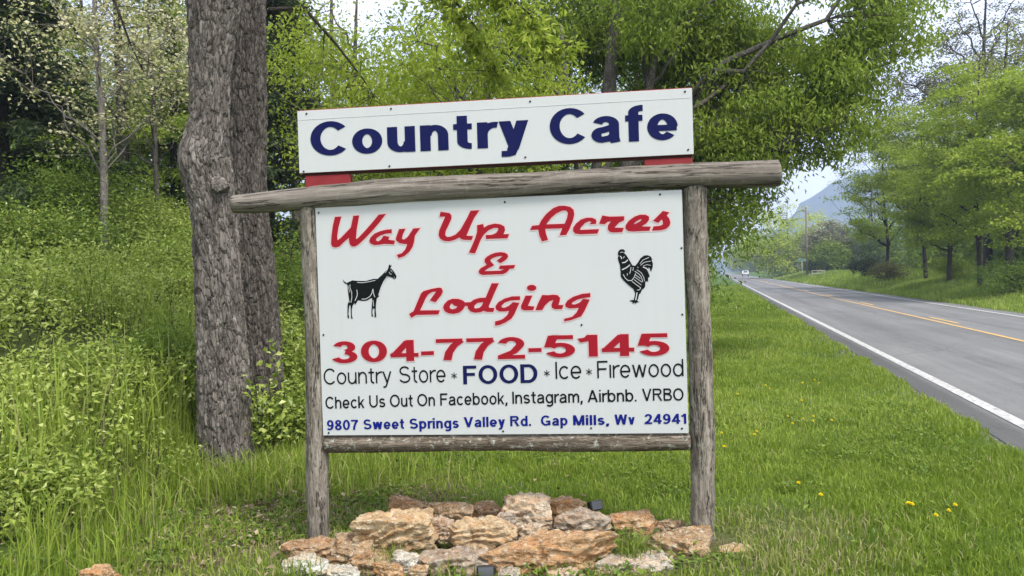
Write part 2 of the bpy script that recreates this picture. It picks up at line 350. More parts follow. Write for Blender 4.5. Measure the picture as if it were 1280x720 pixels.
# ------------------------------------------------------------------ the setting: ground, road, mountain, haze
def build_ground():
    ls = np.unique(np.concatenate([-np.geomspace(14, 1600, 34), np.arange(-14, 16.01, .22), np.geomspace(16, 1600, 34)]))
    ss = np.unique(np.concatenate([-np.geomspace(3, 60, 10), np.arange(-3, 26, .22), np.geomspace(26, 1700, 70)]))
    Sg, Lg = np.meshgrid(ss, ls, indexing='ij'); X = Sg*SA+Lg*CA; Y = Sg*CA-Lg*SA; Z = ground_z(X, Y)
    V = np.stack([X, Y, Z], -1).reshape(-1, 3); n, m = X.shape
    i = np.arange(n-1)[:, None]*m+np.arange(m-1)[None]; F = np.stack([i, i+m, i+m+1, i+1], -1).reshape(-1, 4)[:, ::-1]
    s = Sg.ravel(); l = Lg.ravel(); nz = fbm(V*np.array([.9, .9, 0]), 9, 3)
    dl = np.hypot(V[:, 0]+1.9, (V[:, 1]-6.3)); lit = sstep(2.3, .6, dl+(nz-.5)*2.4)*.9
    lit = np.maximum(lit, sstep(.75, .2, np.abs(l+4.2)+(nz-.5)*2)*.6*(s < 30)); lit = np.maximum(lit, .4*sstep(1.2, .4, np.hypot(V[:, 0]-1.5, V[:, 1]-4.7))); lit = np.maximum(lit, .9*sstep(1.25, .85, np.hypot((V[:, 0])/1.35, (V[:, 1]-4.85)/.62)))
    duff = sstep(-3.8, -5.2, l+(nz-.5)*1.5)*sstep(30, 10, -l)
    grv = sstep(2.2, 2.45, l+(nz-.5)*.4)*(l < 9)+sstep(9.95, 9.6, l+(nz-.5)*.6)*(l > 8.5)
    return tag(mesh_np('ground', V, F, GROUND_M, None, True, vvec={'zone': np.stack([lit, duff, np.clip(grv, 0, 1)], 1)}), kind='structure')
build_ground()
def strip(name, l0, l1, s0, s1, z, m, n=60, edge=0.):
    s = np.linspace(s0, s1, n); rg = np.random.default_rng(int(abs(l0*100)) % 97)
    j0 = l0+rg.uniform(-edge, edge, n); j1 = l1+rg.uniform(-edge, edge, n)
    V = np.concatenate([np.stack([s*SA+j*CA, s*CA-j*SA, np.full(n, z)], 1) for j in (j0, j1)])
    i = np.arange(n-1)[:, None]; return mesh_np(name, V, i+np.array([[0, n, n+1, 1]]), m)
tag(strip('road', 2.46, 9.55, -20, 1200, .002, ASPH, 900, .035), kind='structure')
tag(strip('edge_line_marking', 2.84, 2.99, -20, 900, .009, WHITE_P, 3), kind='structure')
tag(strip('edge_line_marking', 8.93, 9.06, -20, 900, .009, WHITE_P, 3), kind='structure')
tag(strip('centre_line_marking', 6.08, 6.20, -20, 900, .009, YEL_P, 3), kind='structure')
db = MB()
for q in range(-2, 40):
    s0 = 23.9+(q*12.2); a = [xy(s0, 6.40), xy(s0, 6.52), xy(s0+3.0, 6.52), xy(s0+3.0, 6.40)]
    db.add([(*p, .009) for p in a], [(0, 1, 2, 3)])
tag(db.build('broken_line_marking', YEL_P), kind='structure')
def mountain():
    px = np.linspace(300, 1900, 120); cy = np.interp(px, [300, 700, 870, 905, 950, 1000, 1040, 1100, 1300, 1900], [318, 322, 326, 318, 294, 256, 226, 204, 190, 215])
    rows = []; depth = [1150, 1300, 1450, 1500, 1700]
    for k, (Yd, f) in enumerate(zip(depth, [0, .42, .85, 1, 0])):
        P = np.array([at(x, y, 1500) for x, y in zip(px, cy)]); h = P[:, 2]+(fbm(np.stack([px*.03, px*0, px*0+k], 1), 3, 4)-.5)*26
        rows.append(np.stack([P[:, 0]*Yd/1500, np.full(len(px), Yd)+(fbm(np.stack([px*.02, px*0+k, px*0], 1), 8, 3)-.5)*160, np.maximum(h*f-1, -1)], 1))
    V = np.vstack(rows); m = len(px); i = np.arange(len(depth)-1)[:, None]*m+np.arange(m-1)[None]
    return tag(mesh_np('mountain', V, np.stack([i, i+1, i+m+1, i+m], -1).reshape(-1, 4), m_mountain()), kind='structure')
mountain()
hz = MB().box((-2000, -80, -3), (2600, 1990, 420)).build('haze', (lambda k: (k.t.links.new(k.n('VolumePrincipled', i_Color=(.60, .70, 1, 1), i_Density=.0006, i_Anisotropy=.2).outputs[0], k.o.inputs['Volume']), k.m)[1])(N('haze_air')))
tag(hz, kind='stuff')

# ------------------------------------------------------------------ lettering outlines, millimetres on the sign panel
RED_SHAPES= [('acres',[[[(135.9,1481.9),(181.5,1482.8),(158.9,1408.6),(148.5,1354.1),(149.1,1323.8),(170.6,1336.8),(244.0,1405.3),(264.8,1483.9),(306.2,1485.0),(286.0,1392.8),(278.0,1327.4),(292.4,1332.3),(339.1,1377.1),(385.8,1424.5),(441.3,1485.0),(491.9,1488.4),(448.0,1435.7),(395.5,1380.4),(343.1,1330.5),(296.6,1291.1),(270.6,1277.3),(248.0,1278.1),(233.2,1293.4),(228.6,1323.7),(230.3,1337.3),(195.3,1311.2),(163.0,1282.2),(137.1,1274.8),(111.7,1281.2),(102.7,1300.8),(108.8,1361.0),(119.5,1421.1)]],[[(527.5,1383.6),(491.1,1382.2),(445.9,1373.1),(406.0,1358.2),(377.0,1332.0),(369.5,1310.4),(378.5,1293.7),(403.4,1281.8),(437.2,1283.4),(471.0,1287.6),(540.8,1282.4),(547.2,1306.7),(505.5,1313.6),(502.9,1319.2),(510.7,1334.1),(470.1,1342.2),(449.5,1315.7),(429.5,1305.5),(415.8,1314.2),(421.8,1327.6),(450.5,1345.6),(484.5,1355.3),(526.6,1357.5)]],[[(577.7,1382.8),(622.4,1384.3),(601.5,1342.7),(596.1,1315.8),(611.6,1312.5),(634.4,1327.9),(675.2,1383.4),(722.3,1384.3),(684.6,1334.2),(677.6,1291.1),(665.4,1259.0),(642.1,1227.2),(607.8,1201.2),(568.4,1188.9),(556.8,1211.1),(591.8,1220.8),(614.9,1244.4),(630.0,1279.2),(607.8,1282.7),(577.3,1289.3),(555.6,1306.4),(553.4,1322.8)]],[[(863.8,1486.9),(923.9,1476.3),(937.1,1459.6),(936.4,1438.1),(915.8,1395.8),(895.4,1358.8),(890.1,1332.0),(902.3,1318.1),(927.0,1318.8),(960.4,1332.1),(994.2,1363.1),(1040.3,1436.7),(1066.4,1485.6),(1126.4,1486.9),(1089.4,1437.4),(1060.3,1379.5),(1033.9,1321.3),(1077.4,1318.1),(1068.4,1292.1),(1013.9,1295.1),(992.3,1304.0),(986.0,1312.3),(953.7,1297.3),(915.1,1289.0),(882.2,1292.9),(855.2,1309.0),(844.9,1331.0),(851.6,1365.9),(872.2,1408.3),(894.0,1453.3),(855.6,1454.8)]],[[(1106.9,1388.4),(1147.9,1394.9),(1152.5,1370.5),(1180.2,1385.6),(1223.8,1394.6),(1261.5,1388.8),(1288.0,1373.4),(1292.6,1349.1),(1281.0,1322.8),(1318.7,1321.4),(1307.1,1295.1),(1163.7,1295.0),(1161.8,1320.9),(1205.2,1321.4),(1232.7,1332.7),(1246.8,1353.6),(1244.5,1364.4),(1220.2,1366.9),(1184.6,1353.2),(1151.1,1325.0),(1125.4,1285.7),(1104.8,1238.1),(1087.4,1202.7),(1045.6,1209.0),(1070.0,1258.1),(1093.5,1308.3),(1105.5,1345.5)]],[[(1457.2,1344.0),(1471.4,1370.1),(1516.9,1373.6),(1531.1,1401.2),(1564.3,1442.4),(1613.3,1480.2),(1650.9,1493.5),(1688.0,1493.0),(1724.7,1483.5),(1745.3,1464.2),(1749.6,1432.3),(1737.8,1390.5),(1715.1,1338.4),(1692.9,1302.2),(1649.4,1301.2),(1667.7,1346.6),(1557.2,1347.1),(1560.6,1317.7),(1573.6,1274.8),(1533.4,1265.6),(1517.5,1303.4),(1510.7,1343.5)],[(1565.0,1376.0),(1595.4,1414.6),(1633.5,1444.9),(1671.1,1460.9),(1697.6,1460.8),(1707.7,1444.6),(1701.5,1413.1),(1684.5,1375.6)]],[[(1845.1,1366.2),(1858.6,1380.4),(1843.0,1385.3),(1816.4,1374.2),(1789.2,1346.2),(1783.5,1331.6),(1907.1,1332.2),(1895.8,1304.2),(1782.7,1303.1),(1751.2,1309.6),(1738.5,1324.3),(1739.2,1348.1),(1758.4,1373.8),(1790.8,1398.9),(1827.9,1409.1),(1864.7,1407.6),(1887.9,1395.1),(1891.1,1379.2),(1887.1,1366.2)]],[[(1930.1,1419.7),(1974.3,1410.1),(2070.7,1408.9),(2068.4,1382.7),(2035.7,1368.3),(2006.2,1337.9),(2065.9,1334.5),(2054.8,1307.1),(1997.4,1306.7),(1974.1,1312.8),(1961.5,1329.1),(1964.9,1355.2),(1983.9,1379.7),(1962.9,1376.4),(1944.2,1361.3),(1907.7,1368.0)]],[[(2236.9,1335.3),(2228.4,1309.5),(2117.1,1308.5),(2091.3,1313.6),(2075.2,1330.0),(2077.8,1350.9),(2098.4,1378.9),(2135.4,1403.7),(2172.0,1415.3),(2208.1,1412.8),(2228.4,1399.9),(2227.8,1379.1),(2211.7,1358.8),(2180.2,1339.1)],[(2128.8,1355.2),(2144.9,1371.9),(2173.7,1386.4),(2180.4,1383.5),(2170.8,1372.4),(2144.5,1358.8)]],[[(2316.8,1432.9),(2357.5,1422.4),(2340.6,1403.3),(2356.4,1381.8),(2361.9,1355.5),(2355.1,1334.9),(2334.1,1317.5),(2303.1,1309.8),(2243.9,1308.9),(2254.9,1336.2),(2293.6,1338.4),(2314.4,1346.9),(2314.9,1365.2),(2307.6,1378.5),(2286.4,1357.4),(2252.3,1372.9),(2285.1,1402.9)]]]),('ampersand',[[[(1231.2,1151.2),(1270.5,1177.7),(1258.8,1180.1),(1229.0,1176.2),(1202.1,1166.8),(1188.4,1155.5),(1192.4,1143.6),(1212.5,1121.0),(1203.4,1115.4),(1173.3,1101.7),(1146.0,1084.1),(1255.7,1082.9),(1267.7,1087.0),(1273.8,1093.5),(1241.3,1095.7),(1250.9,1116.8),(1352.7,1117.9),(1343.2,1096.3),(1313.6,1092.8),(1305.9,1081.4),(1290.7,1068.7),(1269.8,1060.5),(1133.3,1058.9),(1115.6,1065.3),(1107.1,1077.3),(1109.0,1089.1),(1122.9,1104.8),(1159.1,1122.7),(1162.2,1127.0),(1149.4,1145.1),(1149.9,1161.2),(1163.8,1176.9),(1191.0,1192.1),(1223.9,1202.7),(1259.5,1205.3),(1286.0,1200.6),(1303.4,1189.7),(1307.3,1175.0),(1299.5,1160.6),(1281.3,1146.6),(1252.8,1132.9)]]]),('lodging',[[[(628.0,813.6),(659.3,831.8),(683.3,885.6),(713.1,947.3),(730.3,963.1),(780.5,975.2),(836.1,984.5),(855.2,978.5),(862.7,956.6),(850.9,932.6),(810.8,886.6),(771.4,899.5),(815.9,958.0),(790.9,956.0),(762.8,940.5),(745.4,916.5),(703.8,835.1),(838.3,832.7),(827.4,805.9),(675.1,805.3),(642.2,787.6)]],[[(1009.6,880.2),(995.3,893.5),(965.5,905.1),(927.1,907.2),(893.8,896.2),(868.2,872.6),(860.4,851.1),(869.5,826.5),(896.5,810.7),(929.3,806.1),(968.0,813.2),(996.1,834.1),(1008.9,856.4)],[(920.6,876.6),(912.1,868.7),(904.5,852.7),(911.2,840.6),(924.9,837.0),(947.0,843.5),(957.3,854.0),(936.6,860.0)]],[[(1010.2,880.2),(1046.8,881.3),(1069.2,896.9),(1107.7,907.7),(1148.5,908.2),(1192.2,1002.1),(1239.9,1000.6),(1206.3,930.8),(1168.5,851.2),(1170.8,840.4),(1206.1,838.4),(1197.1,811.8),(1153.7,813.9),(1132.2,820.9),(1110.1,812.3),(1071.9,810.6),(1044.9,819.4),(1026.4,841.4),(1026.9,854.9),(1009.4,856.4)],[(1073.4,859.1),(1093.0,874.7),(1131.3,878.0),(1122.4,857.8),(1105.6,842.1),(1080.9,837.3),(1070.2,843.0)]],[[(1378.2,911.0),(1325.4,911.4),(1276.5,899.3),(1232.5,876.4),(1212.7,850.0),(1214.7,828.5),(1236.0,814.5),(1273.8,813.6),(1302.0,816.6),(1289.2,789.1),(1261.5,765.6),(1239.5,756.4),(1206.8,749.2),(1205.9,721.2),(1238.6,725.9),(1276.9,741.1),(1315.5,764.3),(1335.2,790.6),(1372.6,867.3),(1329.7,873.8),(1302.0,850.4),(1274.6,838.8),(1255.7,839.3),(1253.4,851.7),(1275.6,872.5),(1313.8,884.9),(1377.4,885.9)]],[[(1414.3,914.3),(1459.9,913.0),(1428.4,847.1),(1471.0,840.6),(1462.3,816.8),(1403.3,817.3),(1383.1,826.9),(1381.7,848.3)]],[[(1487.1,962.9),(1485.4,956.7),(1480.8,951.2),(1473.8,946.9),(1465.1,944.3),(1455.4,943.6),(1445.9,944.8),(1437.3,947.9),(1430.6,952.6),(1426.3,958.4),(1425.0,964.7),(1426.7,970.9),(1431.3,976.5),(1438.3,980.7),(1447.1,983.4),(1456.7,984.1),(1466.2,982.8),(1474.8,979.7),(1481.5,975.0),(1485.8,969.2)]],[[(1524.1,915.5),(1566.7,912.7),(1598.8,915.5),(1625.3,911.1),(1640.6,892.0),(1637.3,870.9),(1628.7,847.2),(1661.6,846.3),(1651.8,820.0),(1606.6,819.5),(1585.6,829.7),(1581.9,848.4),(1595.1,880.0),(1570.9,872.7),(1543.5,849.4),(1521.1,816.4),(1475.7,816.5),(1495.8,864.0)]],[[(1838.1,919.4),(1784.3,915.7),(1725.6,897.7),(1687.9,874.8),(1671.2,848.7),(1676.0,832.6),(1702.2,822.4),(1760.5,824.1),(1743.7,793.7),(1716.5,767.9),(1663.1,755.9),(1662.6,738.4),(1705.2,745.8),(1774.7,769.1),(1796.8,803.0),(1833.2,876.2),(1791.2,882.6),(1766.8,859.4),(1734.7,847.0),(1716.3,850.2),(1719.2,860.7),(1751.5,878.4),(1794.0,888.9),(1837.4,893.0)]]])]
GOAT= ([(174.9,1060.0),(186.8,1044.6),(202.0,1033.3),(220.9,1040.6),(242.9,1050.1),(283.0,1044.7),(338.6,1043.0),(388.4,1055.3),(419.1,1054.4),(444.5,1075.7),(473.0,1101.7),(495.1,1121.9),(496.9,1136.8),(505.3,1151.4),(509.2,1139.3),(519.3,1148.0),(513.8,1130.2),(506.2,1121.5),(513.5,1121.3),(528.3,1105.9),(542.8,1081.6),(550.2,1066.5),(544.9,1054.7),(532.5,1049.1),(523.6,1058.4),(493.3,1068.2),(483.8,1059.6),(464.7,1039.3),(441.9,1001.1),(425.1,959.7),(424.3,935.8),(408.5,924.3),(402.1,882.5),(398.4,846.7),(401.1,798.7),(388.7,796.0),(390.4,846.9),(388.9,855.9),(378.4,856.2),(374.4,829.3),(379.7,802.2),(368.6,802.5),(368.5,835.5),(373.2,883.3),(376.5,925.1),(365.4,925.4),(340.2,911.1),(309.2,909.0),(278.5,915.8),(268.7,901.1),(255.7,883.4),(253.1,898.5),(240.1,880.8),(231.6,850.9),(231.6,814.9),(236.9,790.7),(225.8,792.1),(224.6,827.1),(224.6,881.2),(215.3,881.4),(211.1,851.5),(208.2,821.5),(213.5,794.2),(201.1,797.6),(201.2,833.7),(204.3,887.7),(216.4,914.5),(211.8,959.7),(207.5,1013.9),(204.8,1024.8),(189.5,1031.3),(180.6,1044.8)],[(4.8,[(276.5,1034.7),(313.5,1031.8),(356.9,1036.5),(403.4,1045.3)]),(4.8,[(226.4,1022.4),(224.5,1001.4),(235.8,971.0),(235.8,935.0),(228.3,899.1)]),(3.6,[(211.3,1016.8),(218.9,983.5),(223.3,968.4)]),(3.6,[(210.3,917.6),(222.1,899.3)]),(5.4,[(271.6,985.0),(275.1,960.9),(272.0,943.0),(256.6,910.4)]),(5.4,[(303.5,921.1),(334.4,921.5),(362.8,938.7),(375.8,958.1),(384.2,987.8)]),(5.4,[(384.2,987.8),(388.0,954.8),(396.4,930.6)]),(6.0,[(487.2,1070.2),(461.5,1036.4),(440.5,995.1),(421.5,943.0)]),(3.6,[(472.6,1091.0),(490.0,1114.3)]),(4.2,[(499.2,1097.9),(507.3,1083.9),(517.1,1082.4)]),(3.0,[(508.3,1111.3),(523.6,1095.3)]),(3.0,[(533.0,1064.0),(537.0,1055.0)]),(4.8,[(382.2,913.0),(385.1,871.0)])])
ROOSTER= ([(2025.4,1182.3),(2037.2,1195.2),(2057.1,1196.8),(2071.0,1184.8),(2062.1,1172.5),(2078.7,1154.6),(2097.6,1119.5),(2113.8,1090.3),(2130.8,1086.9),(2148.3,1106.4),(2166.1,1134.5),(2189.2,1150.9),(2211.9,1153.0),(2231.4,1143.7),(2242.1,1123.3),(2236.4,1120.7),(2244.2,1097.5),(2242.5,1074.7),(2231.5,1046.4),(2225.1,1058.0),(2223.7,1069.5),(2215.3,1072.7),(2209.1,1052.8),(2222.2,1015.2),(2216.4,1009.6),(2210.7,1009.8),(2211.5,978.2),(2204.4,987.0),(2193.0,981.6),(2192.2,955.9),(2186.2,941.7),(2171.8,933.5),(2159.7,908.0),(2151.1,902.5),(2144.7,876.8),(2138.5,859.7),(2152.5,850.7),(2135.5,851.2),(2120.9,837.2),(2124.1,851.5),(2105.6,840.5),(2109.9,851.9),(2087.5,864.0),(2116.0,867.2),(2122.3,888.9),(2125.8,911.8),(2115.2,938.0),(2087.4,961.8),(2054.2,994.4),(2037.8,1017.9),(2036.3,1064.0),(2034.2,1092.9),(2023.8,1127.7),(2021.5,1145.1),(2030.3,1156.3),(2022.0,1162.3)],[(4.2,[(2037.7,1174.4),(2048.1,1178.7),(2059.4,1175.4)]),(7.2,[(2036.0,1153.2),(2044.2,1144.3),(2045.6,1132.8)]),(4.8,[(2055.5,1138.2),(2064.3,1149.4)]),(7.8,[(2047.8,1108.5),(2068.9,1111.9),(2085.3,1126.8)]),(8.4,[(2046.5,1063.7),(2073.6,1075.5),(2098.0,1093.7)]),(4.8,[(2103.8,1079.1),(2101.6,1059.1),(2094.1,1036.3)]),(4.8,[(2119.1,1077.5),(2115.7,1055.8)]),(4.8,[(2052.5,1034.8),(2066.0,1008.4),(2082.7,993.6),(2105.4,991.7),(2123.0,1014.2),(2132.2,1038.0)]),(4.8,[(2079.4,1039.7),(2079.0,1025.3)]),(4.8,[(2108.1,987.1),(2144.1,957.3),(2161.9,944.1),(2154.7,931.1),(2137.7,929.9)]),(4.2,[(2119.8,999.3),(2166.9,961.2)]),(4.2,[(2125.9,1014.1),(2173.1,979.4)]),(4.2,[(2131.9,1027.7),(2162.4,1003.8)]),(4.2,[(2126.9,1052.5),(2154.7,1031.6),(2168.4,1013.9),(2176.0,982.2)]),(4.2,[(2141.4,1060.7),(2169.1,1039.7),(2184.2,1010.6),(2187.4,984.7)]),(8.4,[(2180.4,1077.8),(2203.8,1067.3),(2217.4,1046.8),(2221.0,1032.4)]),(4.2,[(2162.3,1099.0),(2182.8,1123.6),(2219.9,1137.3)]),(4.2,[(2164.8,1088.6),(2190.8,1107.9),(2230.6,1114.0)]),(4.2,[(2144.7,1079.0),(2150.2,1073.0)]),(3.6,[(2181.7,1083.5),(2204.5,1091.9),(2229.8,1086.5)]),(8.4,[(2138.4,914.3),(2131.8,882.9),(2127.3,864.6)])])
LINES= {'header':[('Country','b',-11.9,1894.7,1468.6,1889.8,231.3),('Cafe','b',1607.1,1890.1,2424.4,1882.1,233.6)],'phone':[('304','x',84.6,495.5,683.2,497.5,141.4),('-','x',700.7,495.6,788.1,497.3,142.4),('772','x',803.9,498.6,1401.6,500.7,141.4),('-','x',1422.4,503.5,1508.9,504.0,142.3),('5145','x',1531.6,505.7,2333.8,504.6,142.0)],'services':[('Country','l',18.4,347.9,492.4,352.1,107.0),('Store','l',544.8,351.3,862.8,352.7,111.5),('*','l',898.4,346.3,941.7,345.7,109.9),('*','l',1517.5,353.4,1562.8,352.7,108.3),('Ice','l',1596.1,361.7,1765.0,363.4,113.2),('*','l',1792.9,357.7,1837.6,357.1,109.7),('Fırewood','l',1867.8,363.4,2419.0,368.1,111.7)],'food':[('FOOD','f',980.9,335.6,1477.1,339.7,123.7)],'online':[('Check','m',24.4,183.0,298.4,185.7,80.2),('Us','m',331.9,188.1,443.1,189.1,81.7),('Out','m',475.5,190.4,632.7,191.9,81.6),('On','m',663.8,193.8,784.7,194.6,80.8),('Facebook,','m',820.7,196.4,1272.3,200.6,80.2),('Instagram,','m',1305.9,202.9,1767.7,206.2,80.3),('Airbnb.','m',1800.0,207.2,2116.8,209.6,79.4),('VRBO','m',2152.2,212.3,2414.8,211.9,78.6)],'address':[('9807','b',29.9,36.1,248.0,37.9,68.6),('Sweet','b',285.0,39.8,568.0,42.2,68.4),('Springs','b',604.3,41.4,941.7,44.4,69.8),('Valley','b',975.4,50.0,1252.7,51.7,67.1),('Rd.','b',1286.9,54.7,1426.6,55.2,67.7),('Gap','b',1490.1,56.3,1665.6,57.1,67.1),('Mills,','b',1701.7,57.9,1935.6,58.2,65.4),('Wv','b',1970.7,59.5,2100.8,59.5,65.9),('24941','b',2162.3,61.7,2427.9,61.7,65.2)]}
SCREW_MAIN= [(23.5, 1514.2), (1295.8, 1533.6), (2301.5, 1539.8), (2428.3, 1191.2), (2421.7, 765.3), (2399.3, 31.4), (1817.9, 38.1), (1237.8, 21.0), (40.5, 18.0), (27.7, 686.0), (1775.3, 713.5)]
SCREW_HEAD= [(-34.1, 2184.7), (553.1, 2184.9), (1484.8, 2179.7), (2475.3, 2185.2), (2485.3, 1815.2), (1442.2, 1817.9), (529.1, 1804.0), (-67.4, 1796.7)]

# ------------------------------------------------------------------ the sign
def glyph(c, w):
    """centre lines of a plain grotesque; cap height 1. Returns advance and strokes; a 'D' stroke is cut level at both ends."""
    h = w/2; g = w*.40; x = .735; hw = w*.56
    def E(cx, cy, rx, ry, a0, a1, n=22): t = np.radians(np.linspace(a0, a1, n)); return [(cx+rx*math.cos(q), cy+ry*math.sin(q)) for q in t]
    def D(*p): return ('D', p)
    O = lambda cx: [E(cx, x/2, .35-h, x/2-g+.01, 0, 360, 30)]
    stem = lambda X, a, b: [(X, a), (X, b)]
    if c == 'C': return .86, [E(.47, .5, .47-h, .51-g, 40, 320, 30)]
    if c == 'G': return .98, [E(.49, .5, .49-h, .51-g, 43, 342, 30), [(.93-h, .04), (.93-h, .5)], [(.5, .5-g), (.93, .5-g)]]
    if c == 'O': return 1.0, [E(.5, .5, .5-h, .51-g, 0, 360, 36)]
    if c == 'F': return .72, [stem(h, 0, 1), [(h, 1-g), (.72, 1-g)], [(h, .53), (.64, .53)]]
    if c == 'D': return .90, [stem(h, 0, 1), [(h, 1-g), (.42, 1-g)]+E(.42, .5, .48-h, .5-g, 90, -90)+[(h, g)]]
    if c == 'I': return w, [stem(h, 0, 1)]
    if c == 'U': return .86, [[(h, 1), (h, .4)]+E(.43, .4, .43-h, .41-g, 180, 360)+[(.86-h, 1)]]
    if c == 'R': return .92, [stem(h, 0, 1), [(h, 1-g), (.55, 1-g)]+E(.55, .74-g*.0, .31-h, .26-g, 90, -90)+[(h, .48+g)], D((.50, .46), (.92-hw, 0))]
    if c == 'B': return .82, [stem(h, 0, 1), [(h, 1-g), (.48, 1-g)]+E(.48, .76, .28-h, .24-g, 90, -90)+[(h, .52+g)], [(h, .48+g*1), (.5, .48+g)]+E(.5, .26+g*.3, .32-h, .26-g*.7, 88, -90)+[(h, g)]]
    if c == 'S':
        ry = (1-2*g)/4; return .84, [E(.42, 1-g-ry, .385-h, ry, 25, 270, 20)[:-1]+E(.42, g+ry, .42-h, ry, 90, -160, 22)]
    if c == 'V': return .92, [D((hw, 1), (.46, .0)), D((.92-hw, 1), (.46, .0))]
    if c == 'W': return 1.28, [D((hw, 1), (.33, 0)), D((.64, 1), (.33, 0)), D((.64, 1), (.95, 0)), D((1.28-hw, 1), (.95, 0))]
    if c == 'A': return .92, [D((hw, 0), (.46, 1)), D((.92-hw, 0), (.46, 1)), [(.2, .3), (.72, .3)]]
    if c == 'M': return .98, [stem(h, 0, 1), stem(.98-h, 0, 1), D((hw, 1), (.49, 0)), D((.98-hw, 1), (.49, 0))]
    if c == 'a': return .68, [E(.34, x-.24, .31-h, .25-g, 165, 0, 16)+[(.65-h, .12), (.68-h, 0)], [(.65-h, .47-g*.4), (.42, .44-g*.5)]+E(.25, .215, .25-h, .225-g, 85, 270, 16)+[(.42, g+.02), (.65-h, .2)]]
    if c == 'o': return .70, O(.35)
    if c == 'c': return .64, [E(.35, x/2, .35-h, x/2-g+.01, 42, 318)]
    if c == 'e': return .70, [E(.35, x/2, .35-h, x/2-g+.01, 0, 320, 28), [(h, x/2-g*.3), (.70-h*.2, x/2-g*.3)]]
    if c == 'n': return .64, [stem(h, 0, x), E(.335, x-.30, .305-h, .31-g, 180, 0)+[(.64-h, 0)]]
    if c == 'h': return .64, [stem(h, 0, 1), E(.335, x-.30, .305-h, .31-g, 180, 0)+[(.64-h, 0)]]
    if c == 'm': return 1.02, [stem(h, 0, x), E(.28, x-.27, .27-h+.01, .28-g, 180, 0)+[(.55-h+.01, 0)], E(.75, x-.27, .27-h, .28-g, 180, 0)+[(1.02-h, 0)]]
    if c == 'u': return .64, [[(h, x), (h, .3)]+E(.305, .3, .305-h, .31-g, 180, 360), stem(.64-h, 0, x)]
    if c == 'r': return .42, [stem(h, 0, x), E(.40, x-.36, .40-h, .37-g, 175, 78, 12)]
    if c == 't': return .42, [[(.20, .95), (.20, .24)]+E(.20+.19, .225, .19, .235-g, 180, 275, 10), [(0, x-g), (.42, x-g)]]
    if c == 'f': return .44, [[(.19, 0), (.19, .8)]+E(.19+.2, .8, .20, .205-g, 180, 84, 10), [(0, x-g), (.40, x-g)]]
    if c == 'y': return .66, [D((hw, x), (.335, .02)), D((.66-hw, x), (.30, -.08)), [(.315, -.02), (.27, -.16), (.2, -.28+g), (.05, -.28+g)]]
    if c == 'v': return .66, [D((hw, x), (.33, 0)), D((.66-hw, x), (.33, 0))]
    if c == 'w': return .98, [D((hw, x), (.27, 0)), D((.49, x), (.27, 0)), D((.49, x), (.71, 0)), D((.98-hw, x), (.71, 0))]
    if c == 'k': return .62, [stem(h, 0, 1), D((h*1.2, .24), (.58-hw*.4, x)), D((.26, .42), (.62-hw, 0))]
    if c == 'b': return .70, [stem(h, 0, 1)]+O(.35)
    if c == 'd': return .70, [stem(.70-h, 0, 1)]+O(.35)
    if c == 'p': return .70, [stem(h, -.28, x)]+O(.35)
    if c == 'g': return .68, O(.35)+[[(.70-h, x), (.70-h, -.05)]+E(.36, -.05, .34-h, .24-g, 0, -150, 14)]
    if c == 'i': return w, [stem(h, 0, x), stem(h, 1-w*.75, 1)]
    if c == 'ı': return w, [stem(h, 0, x+.04)]
    if c == 'l': return w, [stem(h, 0, 1)]
    if c == 's':
        ry = (x-2*g)/4; return .62, [E(.31, x-g-ry, .29-h, ry, 20, 270, 18)[:-1]+E(.31, g+ry, .31-h, ry, 90, -162, 20)]
    if c == '0': return .72, [E(.36, .5, .36-h, .51-g, 0, 360, 32)]
    if c == '1': return .44, [stem(.44-h, 0, 1), [(.0, .74), (.2, .80), (.40-h, .97)]]
    if c == '2': return .72, [E(.36, .69, .34-h, .32-g, 170, -25, 18)+[(.42, .32), (h*.9, g*1.2)], [(.01, g), (.71, g)]]
    if c == '3': return .70, [E(.34, .75-g*.3, .31-h, .26-g*.7, 165, -80, 18), E(.34, .27, .36-h, .28-g*.8, 85, -165, 20)]
    if c == '4': return .76, [stem(.53, 0, 1), D((.05+hw*.4, .28), (.50, 1-.03)), [(.0, .29), (.76, .29)]]
    if c == '5': return .72, [[(.17, 1-g), (.68, 1-g)], D((.20, 1), (.10, .46)), E(.36, .325, .36-h, .335-g, 148, -160, 26)]
    if c == '7': return .70, [[(0, 1-g), (.70, 1-g)], [(.66, 1-g), (.47, .68), (.34, .36), (.29, 0)]]
    if c == '8': return .70, [E(.35, .75, .315-h, .26-g, 0, 360, 24), E(.35, .27, .35-h, .28-g, 0, 360, 26)]
    if c == '9': return .70, [E(.34, .67, .34-h, .34-g, 0, 360, 26), E(.28, .48, .42-h, .49-g, 15, -130, 20)]
    if c == '-': return .38, [[(0, .36), (.38, .36)]]
    if c == ',': return w*1.2, [D((.04+h, .14), (h*.7, -.16))]
    if c == '.': return w*1.1, [stem(h, 0, w*.85)]
    if c == '*': return .42, [[(.21+.2*math.cos(a), .44+.2*math.sin(a)), (.21-.2*math.cos(a), .44-.2*math.sin(a))] for a in (R_(90), R_(30), R_(150))]
    return .4, []
